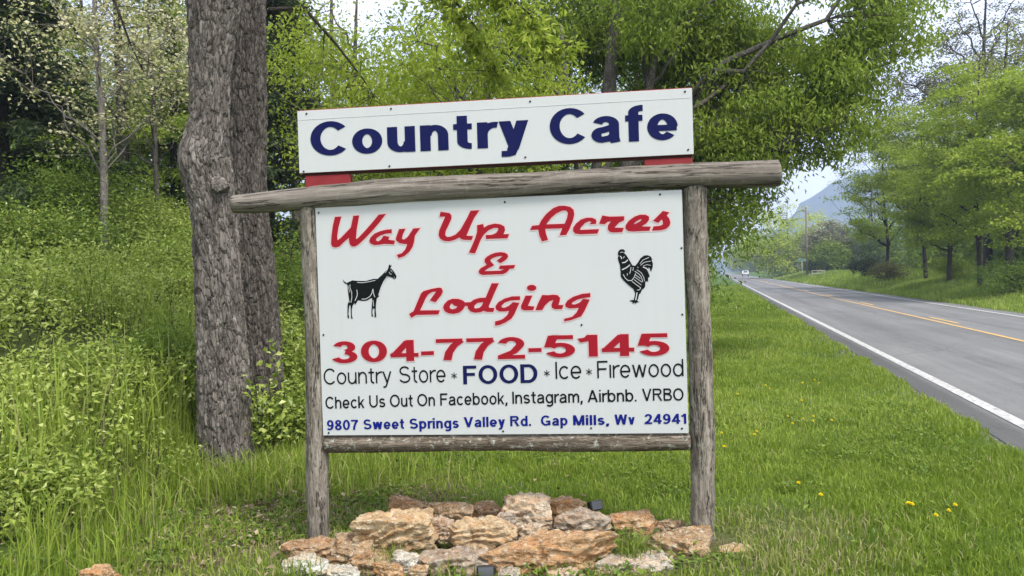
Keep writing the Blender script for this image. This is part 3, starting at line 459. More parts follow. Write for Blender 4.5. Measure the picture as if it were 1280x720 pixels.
def stroke(mb, pts, wx, wy, fx, z):
    """sweep a flat pen (wx wide, wy high) along pts; fx maps glyph space to the panel"""
    P = np.asarray(pts, float); P = P[np.concatenate([[True], np.linalg.norm(np.diff(P, axis=0), axis=1) > 1e-5])]; closed = np.allclose(P[0], P[-1]) and len(P) > 3
    if closed: T = np.roll(P[:-1], -1, 0)-np.roll(P[:-1], 1, 0); T = np.vstack([T, T[:1]])
    else: T = np.gradient(P, axis=0)
    T = unit(T); Nn = np.stack([-T[:, 1], T[:, 0]], 1); k = np.ones(len(P))
    for i in range(1, len(P)-1):                     # mitres
        a = unit(P[i]-P[i-1]); b = unit(P[i+1]-P[i]); cc = math.sqrt(max(.2, (1+float(a@b))/2)); k[i] = 1/cc
        t = unit(a+b); Nn[i] = (-t[1], t[0])
    off = Nn*k[:, None]*np.array([wx, wy])/2
    A = fx(P+off); B = fx(P-off); n = len(P)
    V = np.concatenate([np.stack([q[:, 0], np.full(n, z), q[:, 1]], 1) for q in (A, B)])
    i = np.arange(n-1)[:, None]; mb.add(V, i+np.array([[0, n, n+1, 1]]))
PENS = {'h': (.235, .70), 'b': (.22, .76), 'x': (.215, .84), 'l': (.108, .95), 'm': (.155, .9), 'f': (.205, .78)}
def lettering(words, z0=-.0022, outline=None):
    mb = MB()
    for (s, pen, u0, v0, u1, v1, cap) in words:
        w, ky = PENS[pen] if s != '*' else (.05, 1.); sp = .115 if pen != 'x' else .10; adv = []; x = 0
        for ch in s: a, st = glyph(ch, w); adv.append((x, st)); x += a+sp*(.55 if ch in 'rf' else 1)
        tot = x-sp; sx = (u1-u0)/1000/tot; cp_ = cap/1000; q = 0
        if s == '*': sx = cp_*.95
        for x0, st in adv:
            fx = lambda P, x0=x0: np.stack([u0/1000+(P[:, 0]+x0)*sx, (v0+(v1-v0)*(P[:, 0]+x0)/tot)/1000+P[:, 1]*cp_], 1)
            for kk, t in enumerate(st):
                z = z0-.00025*(kk % 5)
                if t[0] == 'D':
                    (xa, ya), (xb, yb) = t[1]; hw = w*.56; Q = fx(np.array([(xa-hw, ya), (xa+hw, ya), (xb+hw, yb), (xb-hw, yb)]))
                    mb.add(np.stack([Q[:, 0], np.full(4, z), Q[:, 1]], 1), [(0, 1, 2, 3)])
                    if outline is not None: outline.append(np.vstack([Q, Q[:1]]))
                else:
                    stroke(mb, t, w, w*ky, fx, z)
                    if outline is not None:
                        T_ = np.asarray(t, float); outline.append((fx(T_), w*sx, w*ky*cp_))
    return mb
def filled(loops, z, name, m, parent):
    """flat painted shape bounded by closed outlines (the second and later ones are holes)"""
    cu = bpy.data.curves.new(name, 'CURVE'); cu.dimensions = '2D'; cu.fill_mode = 'BOTH'
    for grp in loops:
        for lp in grp:
            sp = cu.splines.new('POLY'); sp.points.add(len(lp)-1); sp.use_cyclic_u = True
            for p, (a, b) in zip(sp.points, lp): p.co = (a/1000, b/1000, 0, 1)
    tmp = bpy.data.objects.new('tmp', cu); C.objects.link(tmp); dg = bpy.context.evaluated_depsgraph_get()
    me = bpy.data.meshes.new_from_object(tmp.evaluated_get(dg)); bpy.data.objects.remove(tmp); bpy.data.curves.remove(cu)
    V = np.empty(len(me.vertices)*3); me.vertices.foreach_get('co', V); V = V.reshape(-1, 3); V = np.stack([V[:, 0], np.full(len(V), z), V[:, 1]], 1)
    me.vertices.foreach_set('co', V.ravel().astype(np.float32)); me.update(); me.materials.clear(); me.materials.append(m); me.name = name
    o = bpy.data.objects.new(name, me); C.objects.link(o); o.parent = parent; return o
def build_sign():
    ex = np.array([0.99278971, -0.11953653, 0.00892263]); up = np.array([-0.00885865, 0.00106662, 0.99996019]); bk = np.cross(up, ex); bk /= np.linalg.norm(bk)
    O = np.array([-1.30779201, 5.21951353, 0.54263401]); B0 = O+ex*1.22-up*.66
    root = thing('roadside_sign', 'white painted roadside sign with red and blue lettering on a rustic log frame', 'sign')
    root.matrix_world = Matrix(((ex[0], bk[0], up[0], B0[0]), (ex[1], bk[1], up[1], B0[1]), (ex[2], bk[2], up[2], B0[2]), (0, 0, 0, 1)))
    off = (-1.22, 0, .66)                            # panel coordinates to sign coordinates
    def pn(name, col, rough, dirt):
        k = N(name); v = k.co(); a = k.noise(v, 3, 5); sp = k.ramp(k.noise(v, 42, 2), [(.76, (0, 0, 0)), (.80, (1, 1, 1))])
        drip = k.noise(k.co(scale=(14, 1, .5)), 1.5, 5)
        c = k.mix(k.ramp(drip, [(.45, (0, 0, 0)), (.8, (dirt,)*3)]), k.mix(a, col, tuple(q*.95 for q in col)), (.42, .42, .36)); c = k.mix(k.math('MULTIPLY', sp, .5), c, (.38, .39, .36))
        return k.done(c, rough, None, .08)
    PW = pn('white_sign_board', (.50, .522, .53), .8, .16); PH = pn('white_header_board', (.515, .535, .54), .8, .12)
    RED = plain('red_vinyl', (.28, .010, .020), .6, .08, .04); PINK = plain('pink_vinyl_edge', (.60, .42, .435), .6, .15, .02); NAVY = plain('navy_vinyl', (.006, .009, .065), .6, .08, .05)
    BLUE = plain('blue_vinyl', (.006, .012, .17), .6, .08, .05); BLACK = plain('black_vinyl', (.006, .007, .008), .55, .08, .05); REDW = plain('red_painted_wood', (.22, .018, .022), .55, .3, .25); SCRW = plain('dark_screw', (.015, .015, .016), .4, .5, .1, .6)
    DKW = plain('dark_board_edge', (.05, .022, .02), .8, .2, .3)
    rng = np.random.default_rng(4)
    # posts and logs
    def knots(sd, amp, fine): return lambda co, r: (fbm(co*np.array([7, 7, 1.6]), sd, 3)-.5)*amp+(fbm(co*np.array([38, 38, 9]), sd+5, 3)-.5)*fine
    for k, (ut, ub, rad) in enumerate(((-.048, -.072, .073), (2.536, 2.522, .076))):
        z = np.linspace(-.98, 1.60, 120); t = (1.60-z)/2.26
        b = MB().tube(np.stack([ut+(ub-ut)*t+.008*np.sin(z*3+k), np.full(120, .058)+.006*np.sin(z*2.3), z], 1), np.full(120, rad)*(1+.06*np.maximum(t-.8, 0)), 40, True, knots(11+k, .018, .014))
        b.build('post', POST_M, root, True, True, loc=off)
    U = [-.594, -.45, -.30, -.1, .035, .26, .42, .59, 1.0, 1.45, 1.9, 2.18, 2.4, 2.58, 2.8, 3.02, 3.05]; tp = [1.664, 1.672, 1.681, 1.692, 1.703, 1.712, 1.722, 1.726, 1.725, 1.722, 1.728, 1.733, 1.733, 1.731, 1.727, 1.727, 1.724]; bo = [1.540, 1.536, 1.538, 1.542, 1.546, 1.548, 1.553, 1.556, 1.560, 1.564, 1.574, 1.580, 1.577, 1.571, 1.563, 1.560, 1.566]
    u = np.linspace(-.594, 3.05, 220); a = np.interp(u, U, tp); c_ = np.interp(u, U, bo)
    b = MB().tube(np.stack([u, np.full(220, .03), (a+c_)/2], 1), (a-c_)/2*1.02, 44, True, lambda co, r: (fbm(co*np.array([9, 9, 1.2]), 31, 3)-.5)*.012+(fbm(co*np.array([70, 70, 5]), 35, 3)-.5)*.007)
    b.build('top_log', LOG_M, root, True, True, loc=off)
    u = np.linspace(.0, 2.452, 150); rr = .060+.004*np.sin(u*4)
    MB().tube(np.stack([u, np.full(150, .052), -.068+.004*np.sin(u*2.5)+.004*u], 1), rr, 36, True, knots(51, .010, .011)).build('bottom_rail', RAIL_M, root, True, True, loc=off)
    # main panel
    pm = MB().box((0, 0, 0), (2.44, .012, 1.564), .0012).build('main_panel', PW, root, loc=off)
    hb = MB().box((-.097, .004, 1.782), (2.517, .045, 2.213), .003).build('header_backing', REDW, root, loc=off)
    ph = MB().box((-.099, -.012, 1.786), (2.519, .001, 2.205), .0012).build('header_panel', PH, root, loc=off)
    MB().box((-.09, .010, 1.770), (2.51, .042, 1.7795)).build('header_trim', DKW, root, loc=off)
    MB().box((-.093, -.0135, 2.1435), (2.513, -.0125, 2.1460)).build('panel_seam', plain('seam_grey', (.52, .54, .54), .5), ph)
    for (x0, x1, z0, z1) in ((-.066, .250, 1.708, 1.768), (2.206, 2.512, 1.728, 1.768)):
        MB().box((x0, .000, z0-.02), (x1, .06, z1), .006).build('wood_block', REDW, root, loc=off)
    # writing
    def halo(name, loops, w, z, par, open_=()):
        mb = MB(); ident = lambda P: P; i = 0
        for lp in loops: Q = np.asarray(lp, float); stroke(mb, np.vstack([Q, Q[:1]]) if not np.allclose(Q[0], Q[-1]) else Q, w, w, ident, z-.00004*(i % 8)); i += 1
        for (Q, wx, wy) in open_:
            E_ = unit(Q[-1]-Q[-2])*w*.5; S_ = unit(Q[0]-Q[1])*w*.5
            if not np.allclose(Q[0], Q[-1]): Q = np.vstack([Q[0]+S_, Q, Q[-1]+E_])
            stroke(mb, Q, wx+w, wy+w, ident, z-.00004*(i % 8)); i += 1
        return mb.build(name, PINK, par)
    for nm, gl in RED_SHAPES:
        filled(gl, -.0030, 'lettering', RED, pm)
        halo('lettering_edge', [np.array(q)/1000 for g in gl for q in g], .0155, -.0018, pm)
    ol = []
    for wd in LINES['phone']: lettering([wd], -.0032, ol).build('lettering', RED, pm)
    halo('lettering_edge', [q for q in ol if not isinstance(q, tuple)], .0125, -.0018, pm, [q for q in ol if isinstance(q, tuple)])
    for key, m in (('services', BLACK), ('food', NAVY), ('online', BLACK), ('address', BLUE)):
        for wd in LINES[key]: lettering([wd]).build('lettering', m, pm)
    for wd in LINES['header']: lettering([(wd[0], 'h')+wd[2:]], -.0145).build('lettering', NAVY, ph)
    for nm, (body, wl) in (('goat_emblem', GOAT), ('rooster_emblem', ROOSTER)):
        g = filled([[body]], -.0024, nm, BLACK, pm); mb = MB()
        for k, (w, pl) in enumerate(wl): stroke(mb, np.array(pl)/1000, w*.8/1000, w*.8/1000, lambda P: P, -.0032-.00005*k)
        mb.build('emblem_highlight', PW, pm)
    scw = MB(); scw.tube([(0, 0, 0), (0, -.004, 0)], .0065, 10)
    proto = None
    for par, pts, y in ((pm, SCREW_MAIN, .0005), (ph, SCREW_HEAD, -.0115)):
        for (a, b) in pts:
            if proto is None: o = proto = scw.build('screw', SCRW, par, True)
            else: o = proto.copy(); C.objects.link(o)
            o.parent = par; o.location = (a/1000, y, b/1000)
    return root
build_sign()

# ------------------------------------------------------------------ the rock mound under the sign
def m_rock():
    k = N('rough_sandstone'); v = k.co(); oc = k.n('ObjectInfo').outputs['Color']
    n = k.noise(v, 7, 7, .68); n2 = k.noise(v, 30, 6, .7); st = k.noise(k.co(scale=(3, 3, 14)), 3.2, 5, .65)
    c = k.mix(k.ramp(n, [(.30, (0, 0, 0)), (.62, (1, 1, 1))]), k.mix(1, oc, (.50, .40, .32), 'MULTIPLY'), oc)
    c = k.mix(k.ramp(st, [(.46, (0, 0, 0)), (.68, (.55,)*3)]), c, k.mix(1, oc, (1.25, .80, .45), 'MULTIPLY'))
    c = k.mix(k.ramp(n2, [(.54, (0, 0, 0)), (.66, (.8,)*3)]), c, (.60, .56, .47))
    dk = k.ramp(k.noise(k.co(scale=(2.2, 2.2, 6)), 6, 8, .75), [(.34, (.85,)*3), (.44, (0, 0, 0))]); c = k.mix(dk, c, k.mix(1, oc, (.34, .26, .21), 'MULTIPLY'))
    cr = k.math('ABSOLUTE', k.math('SUBTRACT', k.noise(k.co(scale=(1, 1, 2.2)), 4.5, 7, .72), .5)); c = k.mix(k.ramp(cr, [(0, (.85,)*3), (.014, (0, 0, 0))]), c, k.mix(1, oc, (.22, .17, .14), 'MULTIPLY'))
    return k.done(c, .9, k.bump(k.math('ADD', k.math('ADD', n2, k.math('MULTIPLY', st, .7)), k.math('MULTIPLY', n, .8)), 1.0, .03), .15)
ROCKM = m_rock()
_ico = None
def ico():
    global _ico
    if _ico is None:
        import bmesh
        bm = bmesh.new(); bmesh.ops.create_icosphere(bm, subdivisions=6, radius=1); bm.verts.ensure_lookup_table()
        _ico = np.array([v.co[:] for v in bm.verts]), np.array([[v.index for v in f.verts] for f in bm.faces]); bm.free()
    return _ico
def rock(label, x0, x1, y0, y1, Y, col, seed, deep=1.0, flat=0, rot=0, nf=13, group='rocks piled under the sign', cat='rock', tilt=0):
    """one stone: seen between columns x0-x1 and rows y0-y1, at distance Y"""
    rng = np.random.default_rng(seed); D, F = ico()
    a = at(x0, (y0+y1)/2, Y); b = at(x1, (y0+y1)/2, Y); top = at((x0+x1)/2, y0, Y)[2]; bot = at((x0+x1)/2, y1, Y)[2]
    wd = b[0]-a[0]; hz_ = top-bot; gz = float(ground_z((a[0]+b[0])/2, Y)); low = min(bot, max(gz-.03, bot-.14)); h = top-low
    nrm = unit(rng.normal(size=(nf, 3))); dist = rng.uniform(.72, 1.0, nf)
    ax = np.vstack([np.eye(3), -np.eye(3)]); nrm = np.vstack([nrm, unit(ax+rng.normal(0, .16, ax.shape))]); dist = np.concatenate([dist, rng.uniform(.70, .86, 6)])
    q = D@nrm.T; r = np.min(np.where(q > .05, dist/np.maximum(q, .05), 9), axis=1)
    k = 34.0; r = -np.log(np.sum(np.exp(-k*np.where(q > .05, np.minimum(dist/np.maximum(q, .05), 4), 4)), axis=1))/k
    V = D*r[:, None]; dim = np.array([wd, wd*deep*.8, h])
    V = V/(np.abs(V).max(0)+1e-6)*dim/2
    sz = float(np.cbrt(np.prod(dim)))
    n1 = fbm(V/sz*2.6+seed, seed, 4)-.5; lay = np.abs(((V[:, 2]+.3*V[:, 0]*rng.normal()*.6)/sz*5+fbm(V/sz*2, seed+4, 3)*3) % 1-.5)-.25
    n2 = fbm(V/sz*9+seed, seed+9, 3)-.5; rg = np.abs(fbm(V/sz*4+seed*2, seed+13, 3)-.5)
    V = V+unit(V)*sz*(n1*.12+lay*.11+n2*.13-rg*.12)[:, None]
    V = V/(V.max(0)-V.min(0))*np.array([wd*1.03, wd*deep*.8, h*1.05])
    ct, s_ = math.cos(R_(tilt)), math.sin(R_(tilt)); V = np.stack([V[:, 0]*ct-V[:, 2]*s_, V[:, 1], V[:, 0]*s_+V[:, 2]*ct], 1)
    c = (a+b)/2; o = mesh_np(cat, V, F, ROCKM, None, False, loc=(c[0], Y, (top+low)/2))
    o.color = (*col, 1); return tag(o, label, cat, group)
TAN = (.55, .43, .27); RUST = (.42, .29, .175); ORNG = (.52, .35, .195); PALE = (.54, .50, .43); GREYB = (.42, .36, .29); PINKR = (.52, .41, .31); CREAM = (.58, .49, .37); BRN = (.43, .325, .205); WHT = (.60, .61, .55)
for a in (
 ('long reddish brown rock at the left end of the mound beside the post', 352, 432, 672, 700, 4.95, RUST, 1, .8),
 ('whitish rounded rock at the lower left end of the mound', 352, 412, 690, 726, 4.62, WHT, 2, .9),
 ('low pale grey rock just right of the whitish rounded rock', 403, 450, 708, 728, 4.55, WHT, 3, .9),
 ('big tan rock with a smooth sloping face on the left of the mound', 448, 550, 637, 698, 4.95, TAN, 104, .7, 0, 0, 6),
 ('reddish brown rock at the back left of the mound behind the big tan rock', 485, 540, 621, 660, 5.45, RUST, 5, .8),
 ('brown and white rock beside the reddish one at the back of the mound', 526, 592, 626, 662, 5.40, BRN, 6, .8),
 ('small pinkish rock wedged between the two large tan rocks', 539, 570, 648, 676, 5.08, PINKR, 7, .8),
 ('large pitted tan rock with dark hollows at the middle of the mound', 560, 645, 644, 696, 4.92, TAN, 108, .8, 0, 0, 9),
 ('mottled pink and brown rock left of the big tan rock', 410, 478, 668, 706, 4.88, BRN, 9, .8),
 ('small white rock below the big tan rock', 488, 530, 691, 710, 4.66, WHT, 10, .9),
 ('flat grey brown rock at the front of the mound left of the orange slab', 522, 618, 686, 728, 4.66, GREYB, 11, .8),
 ('small orange rock at the front edge below the white rock', 468, 508, 703, 728, 4.55, ORNG, 12, .9),
 ('long orange sandstone slab lying across the front of the mound', 600, 772, 668, 708, 4.62, ORNG, 113, .40, 0, 0, 9, 'rocks piled under the sign', 'rock', 8),
 ('pale pinkish rock on top of the mound under the middle of the sign', 624, 690, 615, 662, 5.25, CREAM, 14, .8),
 ('rusty rock on top of the mound beside the black lamp', 680, 737, 621, 656, 5.32, ORNG, 15, .8),
 ('small cream rock lying above the left end of the orange slab', 643, 684, 654, 680, 4.98, CREAM, 16, .9),
 ('grey brown jagged rock behind the right half of the orange slab', 690, 764, 637, 668, 5.10, GREYB, 17, .7),
 ('orange and white rock at the back right of the mound', 760, 822, 638, 672, 5.20, ORNG, 18, .8),
 ('big blocky brown rock at the right end of the mound beside the post', 808, 900, 661, 715, 4.78, BRN, 19, .75, 0, 0, 8),
 ('pale grey slab at the front right of the mound', 748, 856, 694, 730, 4.55, PALE, 120, .7, 0, 0, 7),
 ('small tan rock lying in dry grass right of the post', 898, 944, 682, 722, 4.72, TAN, 21, .9),
 ('small cream rock at the bottom edge in front of the orange slab', 684, 728, 710, 732, 4.45, CREAM, 22, .9),
 ('dark brown rock at the bottom edge under the blocky brown rock', 832, 905, 712, 734, 4.50, BRN, 23, .9),
 ('small rusty rock under the right end of the orange slab', 728, 770, 690, 722, 4.78, RUST, 24, .9),
 ('brown rock filling the hollow behind the small orange rock', 430, 500, 688, 722, 4.74, BRN, 25, .8),
 ('small reddish rock behind the pale pinkish rock', 588, 632, 628, 660, 5.42, RUST, 26, .8),
 ('small rusty stone in the gap right of the black lamp', 742, 772, 646, 672, 5.22, RUST, 41, .9),
 ('little tan stone between the white rock and the flat grey brown rock', 508, 536, 706, 728, 4.5, TAN, 42, .9),
 ('little pale stone at the bottom edge beside the dark box lamp', 622, 652, 712, 732, 4.42, PALE, 43, .9),
 ('small brown stone under the left end of the big tan rock', 436, 470, 690, 712, 4.70, RUST, 44, .9),
 ('small grey stone in front of the blocky brown rock', 862, 896, 704, 728, 4.55, GREYB, 45, .9),
 ('small orange stone outside the right post behind the tan rock', 905, 930, 676, 694, 4.95, ORNG, 46, .9),
 ('pale jagged stone between the pitted tan rock and the pale pinkish rock', 612, 648, 640, 664, 5.12, PALE, 47, .8),
 ('low brown stone at the far left end of the mound under the post', 366, 404, 690, 712, 4.78, BRN, 48, .8),
 ('flat tan stone between the orange slab and the pale grey slab', 716, 770, 702, 724, 4.52, TAN, 49, .7),
 ('small brown stone behind the blocky brown rock near the post', 818, 858, 650, 676, 5.08, BRN, 50, .8),
): rock(*a)
rock('lone orange rock in the grass at the bottom left away from the mound', 103, 147, 705, 732, 4.5, ORNG, 31, .9, group=None)
BLK = plain('black_plastic', (.012, .012, .013), .35, .5, .1); GLS = plain('dark_lamp_glass', (.05, .055, .06), .12, .6, .1)
def lamp(label, px, py, Y, w, tilt, yaw):
    p = at(px, py, Y); t = thing('spotlight', label, 'lamp', p, 'small black lamps in the rock mound'); t.rotation_euler = (R_(tilt), 0, R_(yaw))
    h = MB().box((-w/2, -w*.3, -w*.35), (w/2, w*.3, w*.35), w*.08).build('housing', BLK, t)
    MB().box((-w*.42, -w*.315, -w*.28), (w*.42, -w*.301, w*.28)).build('lens', GLS, t)
    MB().tube([(0, 0, -w*.34), (0, 0, -w*1.3)], w*.08, 8).build('stake', BLK, t)
lamp('small black lamp poking up behind the rusty rock on top of the mound', 744, 632, 5.28, .095, -20, 25)
lamp('small dark box lamp half buried at the bottom edge left of the orange slab', 607, 715, 4.45, .105, -15, 5)

# ------------------------------------------------------------------ trees
def gpos(px, Y): x = at(px, 340, Y)[0]; return np.array([x, Y, float(ground_z(x, Y))])
def on_l(px, l):                                     # the point of a line beside the road seen in column px
    k = (px-640)/FOC; Y = l/(k*CA-SA); return np.array([k*Y, Y, float(ground_z(k*Y, Y))])
def big_trunk():
    """the twin stemmed tree left of the sign: two stems as lofts through the outline in the photo"""
    Y = 7.7; x0 = at(283, 590, Y); z0 = float(ground_z(x0[0], Y)); base = np.array([x0[0]+.1, Y, z0])
    t = thing('twin_trunk_tree', 'big tree with two scaly brown trunks standing left of the sign', 'tree', base)
    def loft(rows, dy, ydepth, seed, top):
        ys = np.array([r[0] for r in rows], float); lo = np.array([r[1] for r in rows], float); hi = np.array([r[2] for r in rows], float)
        Pl = np.array([at(a, y, ydepth) for a, y in zip(lo, ys)]); Pr = np.array([at(a, y, ydepth) for a, y in zip(hi, ys)])
        z = (Pl[:, 2]+Pr[:, 2])/2; cx = (Pl[:, 0]+Pr[:, 0])/2; r = (Pr[:, 0]-Pl[:, 0])/2
        o = np.argsort(z); z, cx, r = z[o], cx[o], r[o]
        zz = np.linspace(z[0], z[-1], 330); cxx = np.interp(zz, z, cx); rr = np.interp(zz, z, r)
        kr = np.hanning(15); kr /= kr.sum(); pad = lambda q: np.convolve(np.pad(q, 7, 'edge'), kr, 'valid'); cxx, rr = pad(cxx), pad(rr)
        slope = (cxx[-1]-cxx[-60])/(zz[-1]-zz[-60]); ze = np.linspace(zz[-1]+.03, top, 90); hz2 = ze-zz[-1]
        P = np.stack([np.concatenate([cxx, cxx[-1]+slope*hz2])-base[0], np.full(420, dy+ydepth-base[1]), np.concatenate([zz, ze])-base[2]], 1)
        rad = np.concatenate([rr, rr[-1]*(1-.045*hz2)])
        def disp(co, r):
            w_ = co+np.stack([fbm(co*4, seed+20, 2), fbm(co*4, seed+21, 2), fbm(co*4, seed+22, 2)], 1)*.06
            q = w_*np.array([25, 25, 6.5]); i = np.floor(q).astype(np.int64); best = np.full(len(q), 9.); sec = np.full(len(q), 9.); idv = np.zeros(len(q)); lift = np.zeros(len(q))
            for dx in (-1, 0, 1):
                for dy_ in (-1, 0, 1):
                    for dz in (-1, 0, 1):
                        c = i+np.array([dx, dy_, dz]); f = np.stack([hash3(c[:, 0], c[:, 1], c[:, 2], seed+s) for s in (1, 2, 3)], 1); d = np.linalg.norm(c+f-q, axis=1)
                        m = d < best; sec = np.where(m, best, np.minimum(sec, d)); h = hash3(c[:, 0], c[:, 1], c[:, 2], seed+7); idv = np.where(m, h, idv); lift = np.where(m, (q-c-f)[:, 2], lift); best = np.minimum(best, d)
            pl = sstep(.02, .28, sec-best)*.013+(idv-.5)*.013+lift*np.where(idv > .5, -.013, .004)+(fbm(co*np.array([45, 45, 5]), seed+31, 3)-.5)*.014
            return pl+(fbm(co*np.array([3, 3, 1.2]), seed, 3)-.5)*.045
        return P, rad, disp
    rowsA = [(-40, 234, 302), (0, 236, 298), (40, 238, 291), (100, 240, 286), (150, 239, 284), (185, 229, 284), (200, 224, 285), (225, 231, 288), (250, 240, 292), (300, 245, 296), (400, 248, 303), (500, 250, 311), (550, 251, 314), (578, 249, 318), (600, 240, 326), (630, 235, 330)]
    rowsB = [(-40, 283, 331), (0, 284, 331), (100, 284, 331), (200, 286, 331), (260, 288, 334), (300, 290, 338), (400, 294, 347), (470, 297, 351), (560, 300, 352), (585, 298, 356), (610, 292, 362)]
    PA, ra, da = loft(rowsA, 0, 7.7, 71, 8.9); PB, rb, dbb = loft(rowsB, 0, 8.8, 88, 9.9)
    MB().tube(PA, ra, 150, True, da).build('trunk', BARK, t, False, True)
    MB().tube(PB, rb, 130, True, dbb).build('trunk', BARK_REAR_SHADE, t, False, True)
    rng = np.random.default_rng(3)                   # stubs where branches have gone
    for (px, py, r, out) in ((284, 232, .065, .012), (232, 200, .06, .035)):
        p = at(px, py, 7.7)-base; ang = (px-268)/36.; q = np.array([p[0], -math.sqrt(max(.02, 1-min(1, ang*ang)))*.25, p[2]]); d = unit(np.array([ang*.8, -1, .15]))
        kb = MB().tube(np.array([q-d*.12, q+d*out*.3, q+d*out]), [r*1.5, r*1.15, r*.9], 18, True, lambda co, rr: (fbm(co*22, 4, 3)-.5)*.075)
        kb.build('branch_stub', BARK, t, False, True)
    A = []; br = MB()
    for k in range(16):
        P = PA if k % 2 else PB; st = P[-1-int(rng.uniform(0, 85))]; az = rng.uniform(0, 6.28); ln = rng.uniform(2.5, 4.8)
        e = st+np.array([math.cos(az)*ln, math.sin(az)*ln, rng.uniform(.6, 3.2)]); pt = curve3(st, (st+e)/2+np.array([0, 0, .5]), e, 10); br.tube(pt, np.linspace(.10, .012, 10), 7, False)
        for j in range(9):
            s2 = pt[int(rng.uniform(3, 10))]; e2 = s2+rng.normal(0, .75, 3); br.tube(curve3(s2, (s2+e2)/2, e2, 4), np.linspace(.02, .005, 4), 4, False); A.append(e2)
    br.build('limb', BARK_DARK, t, True, True)
    A = np.array(A); P = np.repeat(A, 34, 0)+rng.normal(size=(len(A)*34, 3))*.45
    leaf_obj('crown', P, .11, rng, LF_MID, t, None, droop=.3)
    # low twigs with fresh leaves hanging in front at the top of the picture
    return t
big_trunk()
def low_bough(label, pts, Y0, m, seed, n=9, per=26, ls=.085, name='overhanging_branch', r0=.022):
    rng = np.random.default_rng(seed); P = np.array([at(x, y, Y) for (x, y, Y) in pts]); t = thing(name, label, 'branch', P[0])
    Q = P-P[0]; u = np.linspace(0, 1, len(Q)); uu = np.linspace(0, 1, 40); S = np.stack([np.interp(uu, u, Q[:, k]) for k in range(3)], 1); S[1:-1] = (S[:-2]+S[1:-1]+S[2:])/3
    b = MB().tube(S, np.linspace(r0, .004, 40), 7); A = []
    for k in range(n*4):
        s = S[int(rng.uniform(6, 40))]; e = s+np.array([rng.normal(0, .22), rng.normal(0, .25), rng.normal(-.14, .16)]); b.tube(curve3(s, (s+e)/2+np.array([0, 0, .05]), e, 5), np.linspace(.006, .002, 5), 4, False)
        for q in np.linspace(.25, 1, per//3): A.append(s+(e-s)*q)
    b.build('limb', BARK_DARK, t, True, True); A = np.array(A); A = np.repeat(A, 3, 0)+rng.normal(size=(len(A)*3, 3))*.045
    if per: leaf_obj('foliage', A, ls, rng, m, t, None, aspect=.42, droop=.9)
    return t

# ---- wood behind the sign
def conifer(label, px, Y, H, R, seed, m=LF_DARK, per=26):
    rng = np.random.default_rng(seed); p = gpos(px, Y); t = thing('evergreen_tree', label, 'tree', p); b = MB().tube([(0, 0, -.3), (.05, 0, H*.5), (0, 0, H)], [H*.016, H*.011, .01], 8); A = []; ax = []
    nb = int(H*15)
    for k in range(nb):
        z = H*(.04+.96*rng.uniform(0, 1)**.9); ln = R*(1-z/H)**.75*rng.uniform(.6, 1.1)+.15; az = rng.uniform(0, 6.28); d = np.array([math.cos(az), math.sin(az), 0])
        e = d*ln+np.array([0, 0, z-.16*ln+.1]); s = np.array([0, 0, z]); pt = curve3(s, (s+e)/2+np.array([0, 0, .14*ln]), e, 6); b.tube(pt, np.linspace(.012+.006*ln, .004, 6), 4, False)
        for q in np.linspace(.2, 1, max(3, int(ln*6))): A.append(s+(e-s)*q+np.array([0, 0, .10*ln*math.sin(q*3)])); ax.append(d)
    b.build('trunk', BARK_DARK, t, True, True); A = np.repeat(np.array(A), per, 0); ax = np.repeat(np.array(ax), per, 0)
    P = A+rng.normal(size=A.shape)*np.array([.16, .16, .09]); leaf_obj('crown', P, .20, rng, m, t, None, aspect=.30, droop=.35, axis=ax*.8); return t
conifer('dark evergreen tree at the far left edge behind the bank', 8, 17, 9.0, 2.6, 201)
conifer('dark evergreen tree just right of the twin trunks behind the sign', 338, 21, 10.5, 2.3, 202, per=20)
conifer('dark evergreen tree between the pale budding trees and the twin trunks', 222, 25, 11, 2.4, 203, LF_DEEP, per=16)
conifer('low dark evergreen tree on the bank left of the pale budding tree', 62, 23, 8.0, 2.7, 204, LF_DEEP, per=18)
def pale_tree(label, px, Y, H, seed, r, dense, m=LF_BLOOM, per=14, bark=BARK_PALE, base_py=None, R=2.2, ls=.075):
    p = gpos(px, Y)
    return make_tree('budding_tree', label, p, [(0, 0, -.3, r*1.25), (.02, 0, H*.3, r), (-.05, 0, H*.6, r*.7), (0, 0, H, .015)],
        [(0, 0, H*.62, R, R, H*.30), (-.9, 0, H*.5, R*.8, R, H*.22), (1.0, 0, H*.55, R*.8, R, H*.22)], dense, per, ls, m, bark, seed, 14, .13, .75, .1, True, .008, .6, .38, flat=.8, lk=.010, rmax=.28*r)
pale_tree('slender pale tree with cream buds standing on the bank left of the twin trunks', 131, 15.5, 7.6, 301, .072, 330, R=1.9)
pale_tree('thin pale budding tree close behind the left edge of the twin trunks', 199, 19.5, 8.5, 302, .06, 300, bark=BARK_GREY)
pale_tree('bare grey twiggy tree showing beside the right side of the twin trunks', 372, 27, 11, 304, .14, 170, LF_TAN, 16, BARK_GREY, R=2.8)
pale_tree('bare dark trunked tree between the two pale budding trees', 156, 24, 11, 305, .16, 120, LF_OLIVE, 12, BARK_DARK, R=2.5)
make_tree('leafy_tree', 'yellow green tree rising behind the left end of the header board', gpos(452, 16.5), [(0, 0, -.3, .12), (.2, 0, 2.5, .10), (-.1, .1, 4.6, .07), (.1, 0, 7, .02)],
    [(0, 0, 4.6, 2.1, 1.8, 2.0), (-1.0, 0, 5.6, 1.5, 1.5, 1.3), (1.2, .3, 5.2, 1.6, 1.5, 1.6), (.2, 0, 2.6, 1.7, 1.5, 1.3)], 185, 60, .10, LF_LIME, BARK_GREY, 401, 10, .30, .5, .5, gap=.43)
